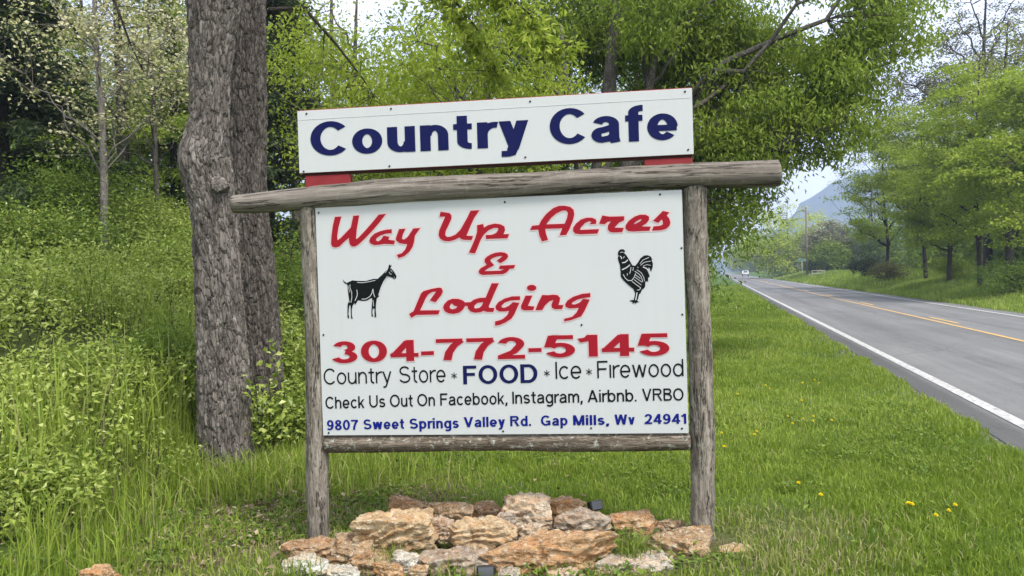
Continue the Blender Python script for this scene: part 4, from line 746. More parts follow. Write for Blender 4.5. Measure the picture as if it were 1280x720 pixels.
make_tree('leafy_tree', 'bright green tree with hanging leaves behind the middle of the header board', gpos(590, 13.2), [(0, 0, -.3, .11), (.1, 0, 2.5, .09), (.3, .1, 4.6, .065), (.2, 0, 7, .02)],
    [(.2, 0, 5.2, 2.0, 1.8, 1.9), (-1.1, 0, 4.4, 1.4, 1.4, 1.3), (.75, .2, 4.6, .95, 1.1, 1.5), (0, 0, 2.6, 1.5, 1.4, 1.2)], 215, 62, .115, LF_LIME, BARK_GREY, 402, 11, .28, .42, .9, gap=.40)
make_tree('leafy_tree', 'tall slim green tree behind the letter y of the header board', gpos(680, 17.5), [(0, 0, -.3, .16), (0, 0, 3, .135), (.1, .1, 6, .10), (.1, 0, 10, .03)],
    [(0, 0, 6, 2.6, 2.4, 3.4), (0, 0, 8, 2.2, 2.2, 2.2), (-.2, 0, 3, 2.4, 2, 1.6)], 190, 60, .12, LF_MID, BARK_GREY, 403, 10, .36, .45, .5, gap=.42)
b0 = gpos(746, 14.5)
make_tree('spreading_tree', 'large dark green tree with a forked grey trunk spreading over the road verge', b0,
    [(0, 0, -.3, .34), (.0, 0, 1.6, .28), (-.02, 0, 3.0, .22), (.22, .1, 4.4, .16), (.5, .2, 6.5, .10), (.6, .2, 9, .02)],
    [(4.75, 0, 6.15, 1.5, 1.5, 1.25), (3.3, .1, 5.4, 2.0, 1.8, 1.9), (2.4, .2, 4.0, 1.5, 1.5, 1.5), (4.0, .1, 4.85, 1.4, 1.4, .95), (2.75, 0, 3.75, .9, 1.1, .65), (1.8, .2, 2.85, .7, 1.0, .95), (5.2, 0, 6.75, 1.25, 1.3, 1.1), (2.4, .2, 6.8, 2.2, 1.8, 1.6), (1.75, 1.5, 5.0, 1.6, 1.1, 2.0), (3.85, .1, 6.4, 1.8, 1.5, 1.2), (1.4, 1.9, 3.2, 1.7, 1.1, 1.7), (-.9, 2.0, 5.6, 1.9, 1.1, 1.9), (.3, 2.0, 7.2, 2.2, 1.3, 1.4), (2.2, 1.6, 6.8, 2.4, 1.2, 2.0), (3.4, 1.4, 6.2, 2.0, 1.0, 1.6), (1.9, -.5, 6.2, 1.5, .8, 1.1), (3.3, -.6, 6.2, 1.6, .7, .9)],
    1250, 84, .115, LF_DEEP, BARK_GREY, 405, 18, .22, .36, 1.1, gap=.37, shell=.5, nseg=14,
    fork=[[(.0, 0, 1.4, .24), (.35, -.05, 3.0, .17), (.8, .1, 4.4, .12), (1.2, .3, 5.6, .08), (1.5, .5, 7.6, .02)], [(-.02, 0, 2.2, .17), (-.3, .1, 4, .11), (-.6, 0, 6.5, .03)]])
make_tree('leafy_tree', 'mid green tree filling in behind the spreading tree and the sign', gpos(800, 24), [(0, 0, -.3, .22), (.1, 0, 4, .17), (0, .1, 8, .10), (.1, 0, 12, .03)],
    [(0, 0, 7, 3.6, 3, 4.2), (-1, 0, 3, 3, 2.6, 2.2), (1.4, 0, 3.2, 2.4, 2.2, 2.4)], 260, 62, .16, LF_MID, BARK_GREY, 406, 11, .5, .45, .5, gap=.38)
make_tree('leafy_tree', 'olive green tree far behind between the dark evergreen and the yellow green tree', gpos(420, 30), [(0, 0, -.3, .2), (.1, 0, 4, .15), (0, .1, 8, .09), (.1, 0, 11, .03)],
    [(0, 0, 6, 3.4, 3, 3.6), (-1, 0, 9, 2.4, 2.2, 2.0)], 170, 40, .16, LF_OLIVE, BARK_GREY, 407, 11, .5, .45, .5, gap=.46)
make_tree('leafy_tree', 'dull green tree in the wood behind the bright hanging leaves', gpos(565, 27), [(0, 0, -.3, .2), (.1, 0, 4, .16), (0, .1, 8, .10), (.1, 0, 12, .03)],
    [(0, 0, 7, 3.6, 3, 4.0), (-.5, 0, 2.8, 3.2, 2.6, 2.0)], 230, 52, .16, LF_MID, BARK_DARK, 408, 11, .5, .45, .5, gap=.42)
make_tree('leafy_tree', 'green tree deep in the wood behind the pale budding trees', gpos(110, 30), [(0, 0, -.3, .2), (.1, 0, 4, .15), (0, .1, 7, .09), (.1, 0, 10, .03)],
    [(0, 0, 5, 4.2, 3, 3.2), (-3, 0, 4, 3, 2.6, 2.2), (3, 0, 4, 3, 2.6, 2.4)], 250, 42, .15, LF_MID, BARK_DARK, 409, 11, .5, .45, .5, gap=.43)
make_tree('leafy_tree', 'dull green tree deep in the wood behind the twin trunks', gpos(285, 29), [(0, 0, -.3, .2), (.1, 0, 4, .15), (0, .1, 7, .09), (.1, 0, 10, .03)],
    [(0, 0, 6, 4.2, 3, 3.6), (2, 0, 3, 3, 2.6, 2.2), (-1, 0, 3, 3, 2.6, 2.2)], 240, 42, .15, LF_DEEP, BARK_DARK, 410, 11, .5, .45, .5, gap=.43)
low_bough('dark bare branch hanging across the sky above the left end of the header board', [(335, 12, 9.5), (380, 10, 9.6), (420, 55, 9.8), (455, 100, 10), (470, 125, 10.1)], 9, LF_LIME, 501, 6, 9, .09, r0=.03)
low_bough('bough of fresh hanging leaves above the middle of the header board', [(560, -60, 9.0), (620, -20, 9.0), (665, 20, 9.0), (700, 70, 9.0)], 9, LF_LIME, 502, 11, 30, .10)
low_bough('bough of bright hanging leaves above the letters u and n of the header board', [(480, -50, 9.6), (560, -10, 9.6), (600, 40, 9.6), (625, 95, 9.6)], 9, LF_LIME, 503, 11, 30, .10)
low_bough('dark twigs hanging from the top left in front of the pale budding trees', [(120, -60, 8.6), (150, 20, 8.6), (165, 60, 8.7), (180, 90, 8.7)], 9, LF_BLOOM, 504, 7, 3, .05, r0=.02)

def woodland(name, blobs, n, ls, m, seed):
    rng = np.random.default_rng(seed); bl = np.asarray(blobs, float); v = bl[:, 3]*bl[:, 5]; pk = rng.choice(len(bl), n, p=v/v.sum())
    P = bl[pk, :3]+unit(rng.normal(size=(n, 3)))*rng.uniform(0, 1, (n, 1))**.5*bl[pk, 3:]; cl = fbm(P*.45, seed, 3); k = cl > .42; P = P[k]
    tint = np.clip(.9*vnoise(P*.5+7, seed)+rng.normal(0, .15, len(P)), 0, 1); P = P+rng.normal(0, .2, P.shape)
    return tag(leaf_obj(name, P, ls, rng, m, None, tint, aspect=.6, droop=.2), kind='stuff')
wb = []
for px, Y, top in ((-60, 34, 9), (20, 36, 10), (90, 38, 9), (160, 38, 8), (230, 38, 10), (300, 38, 11), (360, 40, 6.5), (430, 42, 6.0), (500, 42, 8), (580, 42, 10), (660, 42, 12), (740, 42, 11), (800, 46, 10), (-150, 34, 10)):
    g = gpos(px, Y); wb.append((g[0], Y, g[2]+top*.45, 2.7, 2.5, top*.55))
woodland('far_woodland', wb, 60000, .30, LF_DEEP, 701)
wb = []
for px in range(1075, 1420, 22):
    p = on_l(px, 21+(px % 5)); wb.append((p[0], p[1], p[2]+1.8+(px % 3), 3.0, 2.2, 3.0+(px % 4)))
woodland('roadside_wood', wb, 70000, .42, LF_DEEP, 702)

# ---- roadside trees
for k, (px, Y, H, m, lab) in enumerate(((815, 31, 9, LF_MID, 'mid green roadside tree just past the spreading tree'), (836, 47, 11, LF_DEEP, 'dark green tree on the left verge of the road halfway along'), (856, 75, 12, LF_MID, 'green tree on the left verge far along the road'), (872, 120, 13, LF_LIME, 'small looking lime green tree farthest along the left verge'))):
    p = gpos(px, Y)
    make_tree('roadside_tree', lab, p, [(0, 0, -.3, .2), (.1, 0, H*.35, .15), (0, .1, H*.7, .09), (.1, 0, H, .03)],
        [(0, 0, H*.55, H*.22, H*.25, H*.38), (H*.02, 0, H*.16, H*.16, H*.2, H*.15)], 190, 55, .17+.02*k, m, BARK_GREY, 420+k, 9, .55, .5, .4, gap=.36, group='trees on the left verge of the road')
rt = [ # px, l, H, width, material, label
 (1108, 12.9, 13.6, 3.1, LF_LIME, 'yellow green tree standing first on the grassy hump across the road'),
 (1158, 13.5, 13.0, 3.0, LF_LIME, 'lime green tree with a dark leaning trunk across the road'),
 (1186, 13.2, 9.6, 2.6, LF_LIME, 'slim lime green tree in the middle of the row across the road'),
 (1226, 12.8, 12.2, 2.7, LF_LIME, 'tall bright green tree with a dark trunk near the right edge across the road'),
 (1290, 13.5, 10.0, 2.8, LF_LIME, 'lime green tree cut by the right edge across the road')]
for k, (px, l, H, W, m, lab) in enumerate(rt):
    p = on_l(px, l); r = .12; W *= 1.25
    make_tree('roadside_tree', lab, p, [(0, 0, -.3, r*1.2), (.15*(-1)**k, 0, H*.25, r), (-.1, .1, H*.6, r*.6), (.1, 0, H*.97, .02)],
        [(0, 0, H*.66, W*.85, W*.8, H*.30), (-W*.5, 0, H*.5, W*.6, W*.6, H*.20), (W*.5, .2, H*.52, W*.6, W*.6, H*.2), (0, 0, H*.86, W*.55, W*.5, H*.14), (-W*.3, -.5, H*.32, W*.55, W*.5, H*.12)], 430 if k in (0, 4) else 360, 56, .165, m, BARK_DARK, 440+k, 15, .32, .6, .3, gap=.39 if k in (0, 4) else .43, flat=.32, up=.8, group='row of trees across the road')
p = on_l(1235, 19); H = 21
make_tree('bare_tree', 'tall sparse tree with dark branches and reddish buds at the top right', p, [(0, 0, -.3, .34), (.1, 0, 6, .28), (-.2, .1, 12, .18), (.1, 0, 21, .04)],
    [(0, 0, 15, 5.5, 4.5, 6), (-4.4, 0, 13, 3.5, 3, 3.2), (3, 0, 14, 3.5, 3, 4)], 460, 46, .17, leafmat('reddish_bud', [(0, (.09, .075, .05)), (.5, (.15, .13, .08)), (1, (.24, .23, .10))], .2), BARK_DARK, 460, 22, .30, .6, .2, twig_r=.028, gap=.36)
p = on_l(1092, 24); H = 17
make_tree('bare_tree', 'thin dark branched tree reaching toward the gap of sky across the road', p, [(0, 0, -.3, .25), (.1, 0, 6, .2), (-.2, .1, 10, .12), (.1, 0, 15, .03)],
    [(0, 0, 9, 4, 3, 4)], 100, 10, .2, LF_OLIVE, BARK_DARK, 461, 16, .30, .6, .2, twig_r=.025, gap=.36)
p = on_l(1262, 15.5); H = 15
make_tree('roadside_tree', 'yellow olive tree behind the bright green tree at the right edge', p, [(0, 0, -.3, .25), (.1, 0, 5, .2), (-.2, .1, 9, .12), (.1, 0, 14, .03)],
    [(.5, 0, 10, 3.2, 3, 4.2), (1, 0, 5, 3.4, 3, 3)], 220, 44, .17, LF_OLIVE, BARK_DARK, 462, 12, .42, .5, .3, gap=.44)
def bush(label, p, blobs, n, per, ls, m, seed, name='shrub', bark=BARK_DARK, spread=.2, cat='bush', gap=.36, group=None, aspect=.5):
    top = max(b[2] for b in blobs); r = .012+.012*top
    return make_tree(name, label, p, [(0, 0, -.15, r), (.03, 0, top*.4, r*.8), (0, .02, top*.8, r*.35)], blobs, n, per, ls, m, bark, seed, 8, spread, aspect, .2, True, .008, .5, gap, 6, group, cat, .05)
bush('rounded green shrub at the foot of the trees near the right edge across the road', on_l(1262, 12.2), [(0, 0, .8, 1.5, 1.2, .8), (1, 0, .7, 1.2, 1, .7)], 120, 55, .10, LF_MID, 470)
bush('low dark red brown shrub beside the grassy hump across the road', on_l(1112, 12.5), [(0, 0, .8, 1.5, 1.2, .8)], 90, 40, .12, leafmat('russet_leaf', [(0, (.05, .04, .02)), (.5, (.10, .085, .035)), (1, (.16, .17, .05))], .2), 471)
bush('dark round shrub on the bank left of the grassy hump', on_l(1082, 13), [(0, 0, 1.2, 1.5, 1.3, 1.2)], 90, 45, .16, LF_DARK, 472)
bush('leafy shrub between the dark trunks across the road', on_l(1192, 14), [(0, 0, .7, 1.7, 1.2, .7)], 90, 45, .11, LF_LIME, 473)
for k, (px, l, H, W, m, lab, bl) in enumerate((
  (985, 13.6, 14.6, 9.4, LF_FAR, 'big rounded lime green tree beside the far road', 0), (942, 16.0, 16.5, 11, LF_FAR, 'pale lime green tree behind the rounded one at the far end of the road', 0), (1040, 17.0, 8.6, 4.0, LF_TAN, 'grey blossoming tree right of the big rounded tree', 1), (1036, 16.2, 5.0, 3.2, LF_DEEP, 'dark green bush beneath the grey blossoming tree', 1), (924, 19, 16, 9, LF_FAR, 'farthest pale green tree above the car', 0))):
    p = on_l(px, l); sc_ = p[1]/100
    make_tree('far_tree' if k != 3 else 'bush', lab, p, [(0, 0, -.3, .3), (.1, 0, H*.35, .2), (0, .1, H*.7, .12), (.1, 0, H*.9, .03)],
        [(0, 0, H*.50, W, W*.7, H*.44), (-W*.5, 0, H*.33, W*.62, W*.6, H*.34), (W*.5, 0, H*.34, W*.62, W*.6, H*.34), (0, -W*.3, H*.2, W*.8, W*.5, H*.22)], 420, 60 if bl == 0 else 50, .32*max(.6, sc_**.6), m, BARK_GREY, 480+k, 10, .75 if bl == 0 else .5, .6, .2, gap=.30, up=1.0, shell=.4, twig_r=.03)

# ------------------------------------------------------------------ undergrowth on the bank
def undergrowth():
    rng = np.random.default_rng(77); n = 9000
    s = rng.uniform(-1.5, 24, n); l = -4.5-rng.uniform(0, 1, n)**.85*17; X = s*SA+l*CA; Y = s*CA-l*SA
    d = np.hypot(X, Y); ok = (d > 3.6) & (Y > 1.2) & (rng.uniform(0, 1, n) < np.clip(9/d, .25, 1)**1.2) & (np.hypot(X+2.8, Y-7.75) > .7) & ~((X > -3.2) & (X < -1.2) & (Y < 6.6))
    cl = fbm(np.stack([X*.55, Y*.55, 0*X], 1), 31, 3); ok &= cl > .34
    X, Y, cl, l, d = X[ok], Y[ok], cl[ok], l[ok], d[ok]; Z = ground_z(X, Y); edge = sstep(-4.4, -6.0, l)
    h = (.40+.55*sstep(.35, .68, cl))*rng.uniform(.6, 1.25, len(X))*(.45+.55*edge)
    az = rng.uniform(0, 6.28, len(X)); ln = rng.uniform(.05, .5, len(X))*h; kind = vnoise(np.stack([X*.7, Y*.7, 0*X+9], 1), 3)
    b = MB(); LP = []; LT = []; LS = []
    for i in range(len(X)):
        e = np.array([math.cos(az[i])*ln[i], math.sin(az[i])*ln[i], h[i]]); base = np.array([X[i], Y[i], Z[i]])
        if i % 2 == 0: b.tube([base, base+e*.6+np.array([0, 0, .06]), base+e], [.006, .004, .002], 3, False)
        q = rng.uniform(.12, 1, 46)**.75; off = rng.normal(0, 1, (46, 3))*np.array([.085, .085, .06])*(.6+.5*h[i])
        LP.append(base+e*q[:, None]+off); LT.append(np.clip(.15+.55*kind[i]+.22*q+rng.normal(0, .13, 46), 0, 1)); LS.append(np.full(46, (.034+.002*d[i])*(.65+.8*kind[i])))
    t = b.build('undergrowth_stems', BARK_DARK, None, True, True)
    o = leaf_obj('undergrowth', np.vstack(LP), np.concatenate(LS), rng, LF_BUSH, None, np.concatenate(LT), aspect=.55, up=.6, droop=.05)
    tag(o, kind='stuff'); t.name = 'undergrowth_stems'; t.parent = o
undergrowth()
def gp(x, y): return np.array([x, y, float(ground_z(x, y))])
for k, (px, Y, w, h, m, lab) in enumerate((
 (165, 13.5, 1.3, 1.2, LF_BUSH, 'bright rounded shrub on the bank below the pale budding tree'), (60, 14.5, 1.5, 1.1, LF_MID, 'dull green shrub on the bank in front of the left evergreens'), (215, 12.2, .8, .9, LF_BUSH, 'small bright shrub on the bank close to the twin trunks'),
 (95, 16.0, 1.4, 1.9, LF_MID, 'tall green shrub at the top of the bank in front of the evergreens'), (185, 16.5, 1.3, 1.7, LF_BUSH, 'tall bright shrub at the top of the bank behind the thin pale tree'), (345, 8.7, .55, .7, LF_BUSH, 'low bright shrub at the right foot of the twin trunks'),
 (25, 10.5, 1.2, .8, LF_BUSH, 'leafy shrub at the left edge halfway up the bank'), (120, 8.3, .8, .6, LF_BUSH, 'low bright green shrub left of the twin trunks near the ground'), (205, 8.9, .6, .8, LF_MID, 'dark green shrub touching the left side of the twin trunks'), (12, 5.9, .5, .40, LF_BUSH, 'low leafy shrub at the left edge near the camera'),
 (360, 9.5, .7, 1.3, LF_BUSH, 'tall yellow green shrub between the twin trunks and the left sign post'), (352, 12.5, 1.0, 1.8, LF_MID, 'taller green shrub behind the gap beside the left sign post'), (480, 13.5, 2.0, 1.6, LF_MID, 'wide green shrub hidden behind the sign board'))):
    bush(lab, gpos(px, Y), [(0, 0, h*.55, w*.8, w*.8, h*.5), (w*.5, 0, h*.4, w*.5, w*.5, h*.35), (-w*.5, .1, h*.42, w*.5, w*.5, h*.35)], 120, 48, .045+.0020*Y, m, 520+k, spread=.19*w+.05, group='shrubs on the bank')
def vine():
    rng = np.random.default_rng(9); Y = 7.62; p = at(338, 590, Y); t = thing('climbing_vine', 'leafy vine climbing the foot of the right hand trunk', 'vine', p); b = MB(); A = []
    for (a, pts) in enumerate(([(335, 590), (345, 540), (340, 500), (346, 460), (335, 428)], [(328, 590), (318, 540), (322, 500), (318, 470)], [(348, 590), (352, 560), (350, 520), (356, 490)])):
        Q = np.array([at(x, y, Y+(.03 if x < 330 else .1)) for x, y in pts])-p; b.tube(curve3(Q[0], Q[len(Q)//2], Q[-1], 12), .006, 5, False)
        for k in range(70): u = rng.uniform(0, len(Q)-1.001); i = int(u); A.append(Q[i]+(Q[i+1]-Q[i])*(u-i)+rng.normal(0, .045, 3))
    b.build('stem', BARK_DARK, t, True, True); leaf_obj('foliage', np.array(A), .075, rng, LF_BUSH, t, None, aspect=.7, droop=.4)
vine()

# ------------------------------------------------------------------ grass and small ground plants
def lawn():
    rng = np.random.default_rng(5); Ps = []; Hs = []; Ws = []; Ts = []
    def patch(s0, s1, l0, l1, n, h, w, dens=None, tan=.07):
        s = rng.uniform(s0, s1, n); l = rng.uniform(l0, l1, n); X = s*SA+l*CA; Y = s*CA-l*SA; Z = ground_z(X, Y)
        cl = fbm(np.stack([X*1.6, Y*1.6, 0*X], 1), 14, 3); ok = (rng.uniform(0, 1, n) < .35+1.2*(cl-.2)) & (Y > 1.0) & ((l < 2.46+(cl-.5)*.16) | (l > 9.7))
        dl = np.hypot(X+1.9, Y-6.3); ok &= rng.uniform(0, 1, n) < np.clip((dl-.3)/1.8, .5, 1); ok &= (np.hypot(X/1.42, (Y-4.85)/.66) > 1) | (rng.uniform(0, 1, n) < .05)
        X, Y, Z, cl = X[ok], Y[ok], Z[ok], cl[ok]; c2 = vnoise(np.stack([X*.45, Y*.45, 0*X], 1), 8); c3 = fbm(np.stack([X*5, Y*5, 0*X], 1), 41, 2)
        hh = h*(.55+.75*cl+.25*c3)*rng.uniform(.5, 1.3, len(X)); dry = sstep(1.0, .3, np.hypot(X-1.55, Y-4.75))*.5+sstep(2.0, .5, np.hypot(X+1.9, Y-6.0))*.35
        t = .02+.42*c2+.34*c3+rng.uniform(-.1, .24, len(X)); isdry = rng.uniform(0, 1, len(X)) < tan+dry; t = np.where(isdry, rng.uniform(.88, 1, len(X)), np.minimum(t, .80))
        Ps.append(np.stack([X, Y, Z-.01], 1)); Hs.append(hh); Ws.append(np.full(len(X), w)); Ts.append(t)
    patch(2.0, 8, -4.6, 2.5, 200000, .072, .0085, tan=.035); patch(8, 15, -4.6, 2.5, 120000, .075, .012, tan=.03); patch(15, 32, -4.6, 2.5, 70000, .09, .02, tan=.02); patch(32, 90, -5, 2.4, 40000, .15, .05, tan=.02)
    patch(18, 60, 9.7, 16, 36000, .22, .03, tan=.05); patch(60, 150, 9.7, 17, 26000, .35, .08, tan=.05)
    tag(blade_obj('grass', np.vstack(Ps), np.concatenate(Hs), np.concatenate(Ws), rng, GRASS, np.concatenate(Ts), .45), kind='stuff')
    # rank grass at the foot of the bank and at the near left
    n = 26000; X = rng.uniform(-6.5, -1.0, n); Y = rng.uniform(2.2, 8.2, n); s, l = sl_(X, Y); cl = fbm(np.stack([X*1.3, Y*1.3, 0*X], 1), 61, 3)
    wgt = sstep(-2.6, -4.4, l)*sstep(.36, .6, cl)*(1-.75*sstep(-5.6, -7, l)); ok = rng.uniform(0, 1, n) < wgt; ok &= np.hypot(X+2.4, Y-6.7) > .75
    X, Y, cl, l = X[ok], Y[ok], cl[ok], l[ok]; Z = ground_z(X, Y); P = np.stack([X, Y, Z-.02], 1); near = sstep(-2.1, -3.6, X)
    t = np.where(rng.uniform(0, 1, len(X)) < .07, rng.uniform(.86, 1, len(X)), rng.uniform(.1, .72, len(X)))
    tag(blade_obj('tall_grass', P, (.16+.34*near)*rng.uniform(.5, 1.3, len(X)), .009, rng, GRASS, t, .5), kind='stuff')
    n = 60000; sg = rng.uniform(1, 24, n); lg = -5-rng.uniform(0, 1, n)*15; X = sg*SA+lg*CA; Y = sg*CA-lg*SA; cl = fbm(np.stack([X*.8, Y*.8, 0*X], 1), 91, 3)
    ok = (rng.uniform(0, 1, n) < sstep(.45, .65, cl)) & (Y > 5) & (np.hypot(X+2.8, Y-7.75) > .7); X, Y, cl = X[ok], Y[ok], cl[ok]; P = np.stack([X, Y, ground_z(X, Y)], 1)
    tag(blade_obj('bank_grass', P, rng.uniform(.5, 1.1, len(X)), .012+.0008*Y, rng, GRASS, np.where(rng.uniform(0, 1, len(X)) < .1, .9, rng.uniform(.3, .85, len(X))), .45), kind='stuff')
    n = 5200; X = rng.normal(-2.55, .85, n); Y = rng.normal(7.15, .5, n); ok = (np.hypot(X+2.7, Y-7.9) > .35) & (Y > 6.3); X, Y = X[ok], Y[ok]; P = np.stack([X, Y, ground_z(X, Y)-.02], 1)
    tag(blade_obj('weedy_grass', P, rng.uniform(.12, .42, len(X)), .011, rng, GRASS, np.where(rng.uniform(0, 1, len(X)) < .12, .92, rng.uniform(.1, .75, len(X))), .55), kind='stuff')
    # dead leaves and twigs around the tree foot
    n = 1700; X = rng.normal(-2.1, .85, n); Y = rng.normal(6.1, .75, n); Z = ground_z(X, Y); P = np.stack([X, Y, Z+rng.uniform(.005, .05, n)], 1)
    tag(leaf_obj('leaf_litter', P, .055, rng, LITTER, None, None, aspect=.5, up=2.2), kind='stuff')
    # clover and plantain rosettes
    n = 5500; X = rng.uniform(-3.4, 4.5, n); Y = rng.uniform(3.6, 9, n); s, l = sl_(X, Y); ok = (l < 2.1) & (fbm(np.stack([X*.9, Y*.9, 0*X], 1), 19, 3) > .5); X, Y = X[ok], Y[ok]
    P = np.repeat(np.stack([X, Y, ground_z(X, Y)+.03], 1), 7, 0); P = P+rng.normal(size=P.shape)*np.array([.05, .05, .015])
    tag(leaf_obj('clover', P, .042, rng, LF_MID, None, None, aspect=.6, up=1.6), kind='stuff')
lawn()
def tuft(label, px, py, Y, n, h, seed, dry=.15):
    rng = np.random.default_rng(seed); p = at(px, py, Y); t = thing('grass_tuft', label, 'grass tuft', p, 'grass tufts growing between the rocks')
    P = rng.normal(0, .05, (n, 3)); P[:, 2] = -.05; tt = np.where(rng.uniform(0, 1, n) < dry, rng.uniform(.86, 1, n), rng.uniform(.05, .5, n))
    blade_obj('blades', P, h*rng.uniform(.5, 1.2, n), .007, rng, GRASS, tt, .8, t)
for k, a in enumerate((('grass tuft between the orange slab and the blocky brown rock', 792, 690, 4.62, 170, .20), ('grass tuft in front of the big tan rock', 488, 700, 4.72, 90, .17), ('grass tuft in front of the right end of the orange slab', 742, 716, 4.50, 100, .14), ('grass tuft in front of the flat grey brown rock', 566, 718, 4.50, 60, .17), ('grass tuft over the whitish rounded rock', 372, 712, 4.5, 50, .17), ('grass tuft at the right end of the mound beside the post', 905, 700, 4.62, 80, .16), ('grass tuft at the top of the mound under the right half of the sign', 820, 662, 5.25, 60, .14))): tuft(*a, 600+k)
def weeds():
    rng = np.random.default_rng(12)
    for k, (px, py, Y, n, ls, lab) in enumerate(((1092, 708, 4.55, 12, .11, 'broad leaved weed at the bottom edge right of the sign'), (1010, 640, 5.2, 9, .07, 'small broad leaved weed in the grass right of the right post'), (20, 700, 4.4, 40, .05, 'leafy weed in the bottom left corner'), (60, 640, 5.0, 60, .05, 'leafy weed beside the tall grass at the left'), (200, 665, 4.9, 26, .05, 'low leafy weed in the grass left of the rock mound'))):
        q = ground_z(*at(px, py, Y)[:2]); p = at(px, py, Y); p[2] = float(q); t = thing('broad_leaved_weed', lab, 'weed', p); A = rng.normal(0, 1, (n, 3))*np.array([.06, .06, .03])+np.array([0, 0, .05 if n < 20 else .12])
        leaf_obj('leaves', A, ls*.8, rng, LF_MID, t, None, aspect=.5, up=.8, axis=np.array([0, 0, .5]))
        MB().tube([(0, 0, -.03), (.01, 0, .1)], .005, 5).build('stem', LF_MID, t)
weeds()
YEL = plain('dandelion_yellow', (.86, .72, .03), .7, .1, .1); STEM = plain('flower_stem', (.10, .17, .03), .6)
def dandelions():
    rng = np.random.default_rng(2); hd = MB()
    for k in range(34):
        a = k*2.399; el = .15+1.2*(k/34); d = np.array([math.cos(a)*math.cos(el), math.sin(a)*math.cos(el), math.sin(el)]); sd_ = unit(np.cross(d, [0, 0, 1.])); L_ = .020
        hd.add([sd_*-.003, sd_*.003, sd_*.0035+d*L_, sd_*-.0035+d*L_], [(0, 1, 2, 3)])
    pr = None
    for (px, py) in ((1018, 476), (1024, 480), (957, 483), (962, 487), (922, 494), (1003, 480), (985, 522), (1004, 525), (1017, 522), (1016, 528), (1040, 527), (991, 531), (946, 541), (943, 545), (902, 543), (1026, 621), (1136, 632), (1140, 633), (1170, 647), (1186, 641), (1194, 634), (998, 606), (905, 560), (1002, 502)):
        d = ray(px, py); tt = (-.02-EYE)/d[2]
        for _ in range(4): q = CAM+d*tt; tt = (float(ground_z(q[0], q[1]))+.07-EYE)/d[2]
        q = CAM+d*tt; z = float(ground_z(q[0], q[1]))
        t = thing('dandelion', 'small yellow dandelion flower in the grass between the sign and the road', 'flower', (q[0], q[1], z), 'dandelions in the verge')
        s = rng.uniform(.65, 1.05); t.scale = (s, s, 1)
        if pr is None: pr = (hd.build('flower_head', YEL, t, loc=(0, 0, .078)), MB().tube([(0, 0, -.01), (.003, 0, .04), (0, 0, .08)], .0025, 5).build('stem', STEM, t))
        else:
            for c in pr: o = c.copy(); C.objects.link(o); o.parent = t
dandelions()

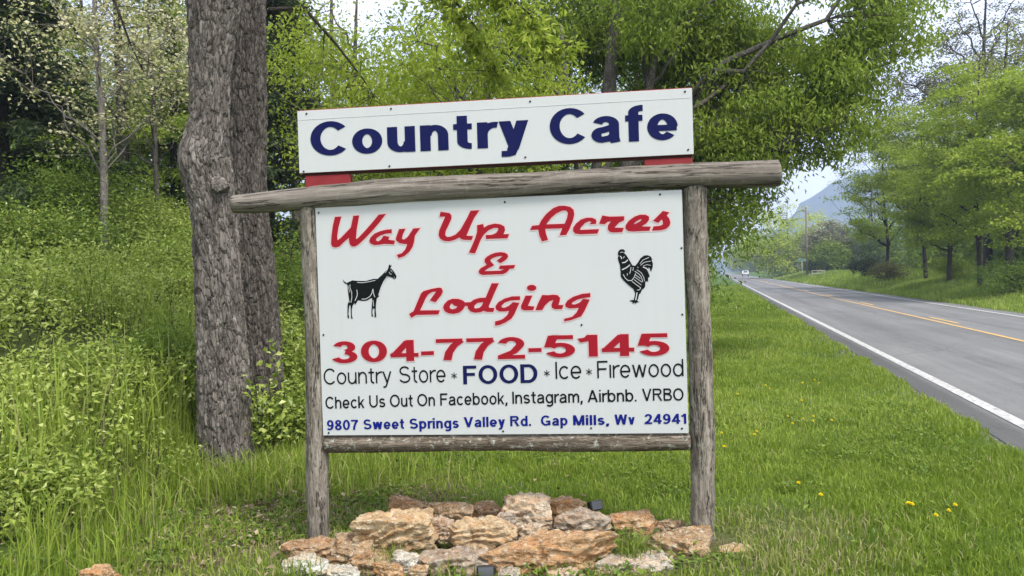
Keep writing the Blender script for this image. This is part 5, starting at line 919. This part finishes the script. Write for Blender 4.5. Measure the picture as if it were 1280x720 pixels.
# ------------------------------------------------------------------ things along the far road
def far_things():
    WOODP = plain('grey_pole_wood', (.16, .14, .12), .9, .1, .3); STEEL = plain('grey_steel', (.35, .36, .36), .4, .5); SIGNG = plain('green_street_plate', (.05, .19, .12), .5, .3); SIGNW = plain('white_plate_edge', (.75, .77, .75), .5)
    p = on_l(1009, 12.6); t = thing('utility_pole', 'grey wooden utility pole beside the big rounded tree far down the road', 'utility pole', p); h = 10.2
    MB().tube([(0, 0, -.4), (0, 0, h)], [.17, .12], 12).build('pole', WOODP, t, True); MB().tube([(0, 0, h), (0, 0, h+.12)], [.125, .05], 12).build('pole_cap', STEEL, t)
    p = on_l(1003, 11.6); t = thing('street_name_sign', 'green street name sign on a thin post beside the far side road', 'street sign', p); t.rotation_euler = (0, 0, R_(-10))
    MB().tube([(0, 0, -.3), (0, 0, 2.55)], .035, 8).build('post', STEEL, t, True); MB().box((-.55, -.012, 2.55), (.55, .012, 2.80)).build('name_plate', SIGNG, t); MB().box((-.012, -.5, 2.82), (.012, .5, 3.05)).build('cross_plate', SIGNG, t)
    for a, b in (((-.56, -.02, 2.79), (.56, .02, 2.815)), ((-.56, -.02, 2.535), (.56, .02, 2.56))): MB().box(a, b).build('plate_edge', SIGNW, t)
    p = on_l(1023, 13.0); t = thing('rail_fence', 'short white rail fence beside the far side road', 'fence', p); t.rotation_euler = (0, 0, R_(-8))
    FG = plain('weathered_white_rail', (.34, .34, .32), .8)
    for x in (-.8, 0, .8): MB().box((x-.05, -.05, -.2), (x+.05, .05, .85)).build('post', FG, t)
    for z in (.45, .85): MB().box((-.85, -.075, z-.1), (.85, -.052, z)).build('rail', FG, t)
    # car going away in the right hand lane
    x, y = xy(228, 7.55); t = thing('parked_car', 'small white car driving away at the far end of the road', 'car', (x, y, .004)); t.name = 'car'; t.rotation_euler = (0, 0, -RA)
    PAINT = plain('white_car_paint', (.74, .75, .76), .25, .5, .02); GLASS = plain('dark_car_glass', (.02, .025, .03), .08, .6); TYRE = plain('tyre_rubber', (.02, .02, .02), .9, .1); TL = plain('red_tail_lamp', (.4, .02, .02), .3, .5); RIM = plain('wheel_rim', (.4, .4, .42), .3, .6, .05, .8)
    prof = [(-2.2, .35), (-2.2, .95), (-2.05, 1.05), (-1.6, 1.62), (-.2, 1.66), (.75, 1.08), (2.0, .92), (2.2, .7), (2.2, .35)]
    def ext(pr, w0, w1): 
        b = MB(); n = len(pr); V = [(-w0 if z < 1.1 else -w1, yy, z) for yy, z in pr]+[(w0 if z < 1.1 else w1, yy, z) for yy, z in pr]
        cen = len(V); V += [(-w0, 0, .8), (w0, 0, .8)]
        b.add(V, [(i, (i+1) % n, n+(i+1) % n, n+i) for i in range(n)], [(cen, (i+1) % n, i) for i in range(n)]+[(cen+1, n+i, n+(i+1) % n) for i in range(n)]); return b
    ext(prof, .88, .72).build('body', PAINT, t)
    MB().add([(-.62, -2.06, 1.09), (.62, -2.06, 1.09), (.56, -1.665, 1.56), (-.56, -1.665, 1.56)], [(0, 1, 2, 3)]).build('rear_window', GLASS, t)
    for s in (-1, 1):
        MB().add([(s*.875, -1.5, 1.12), (s*.875, .45, 1.12), (s*.735, -.25, 1.58), (s*.735, -1.3, 1.58)], [(0, 1, 2, 3)]).build('side_window', GLASS, t)
        MB().box((s*.72-.12, -2.225, .78), (s*.72+.12, -2.19, 1.0)).build('tail_lamp', TL, t)
        for yy in (-1.35, 1.4):
            wo = MB().tube([(s*.70, yy, .33), (s*.90, yy, .33)], .33, 20).build('wheel', TYRE, t, True); MB().tube([(s*.895, yy, .33), (s*.912, yy, .33)], .2, 14).build('rim', RIM, wo)
    MB().box((-.88, -2.26, .38), (.88, -2.19, .62), .02).build('bumper', plain('dark_bumper', (.05, .05, .055), .6), t)
far_things()
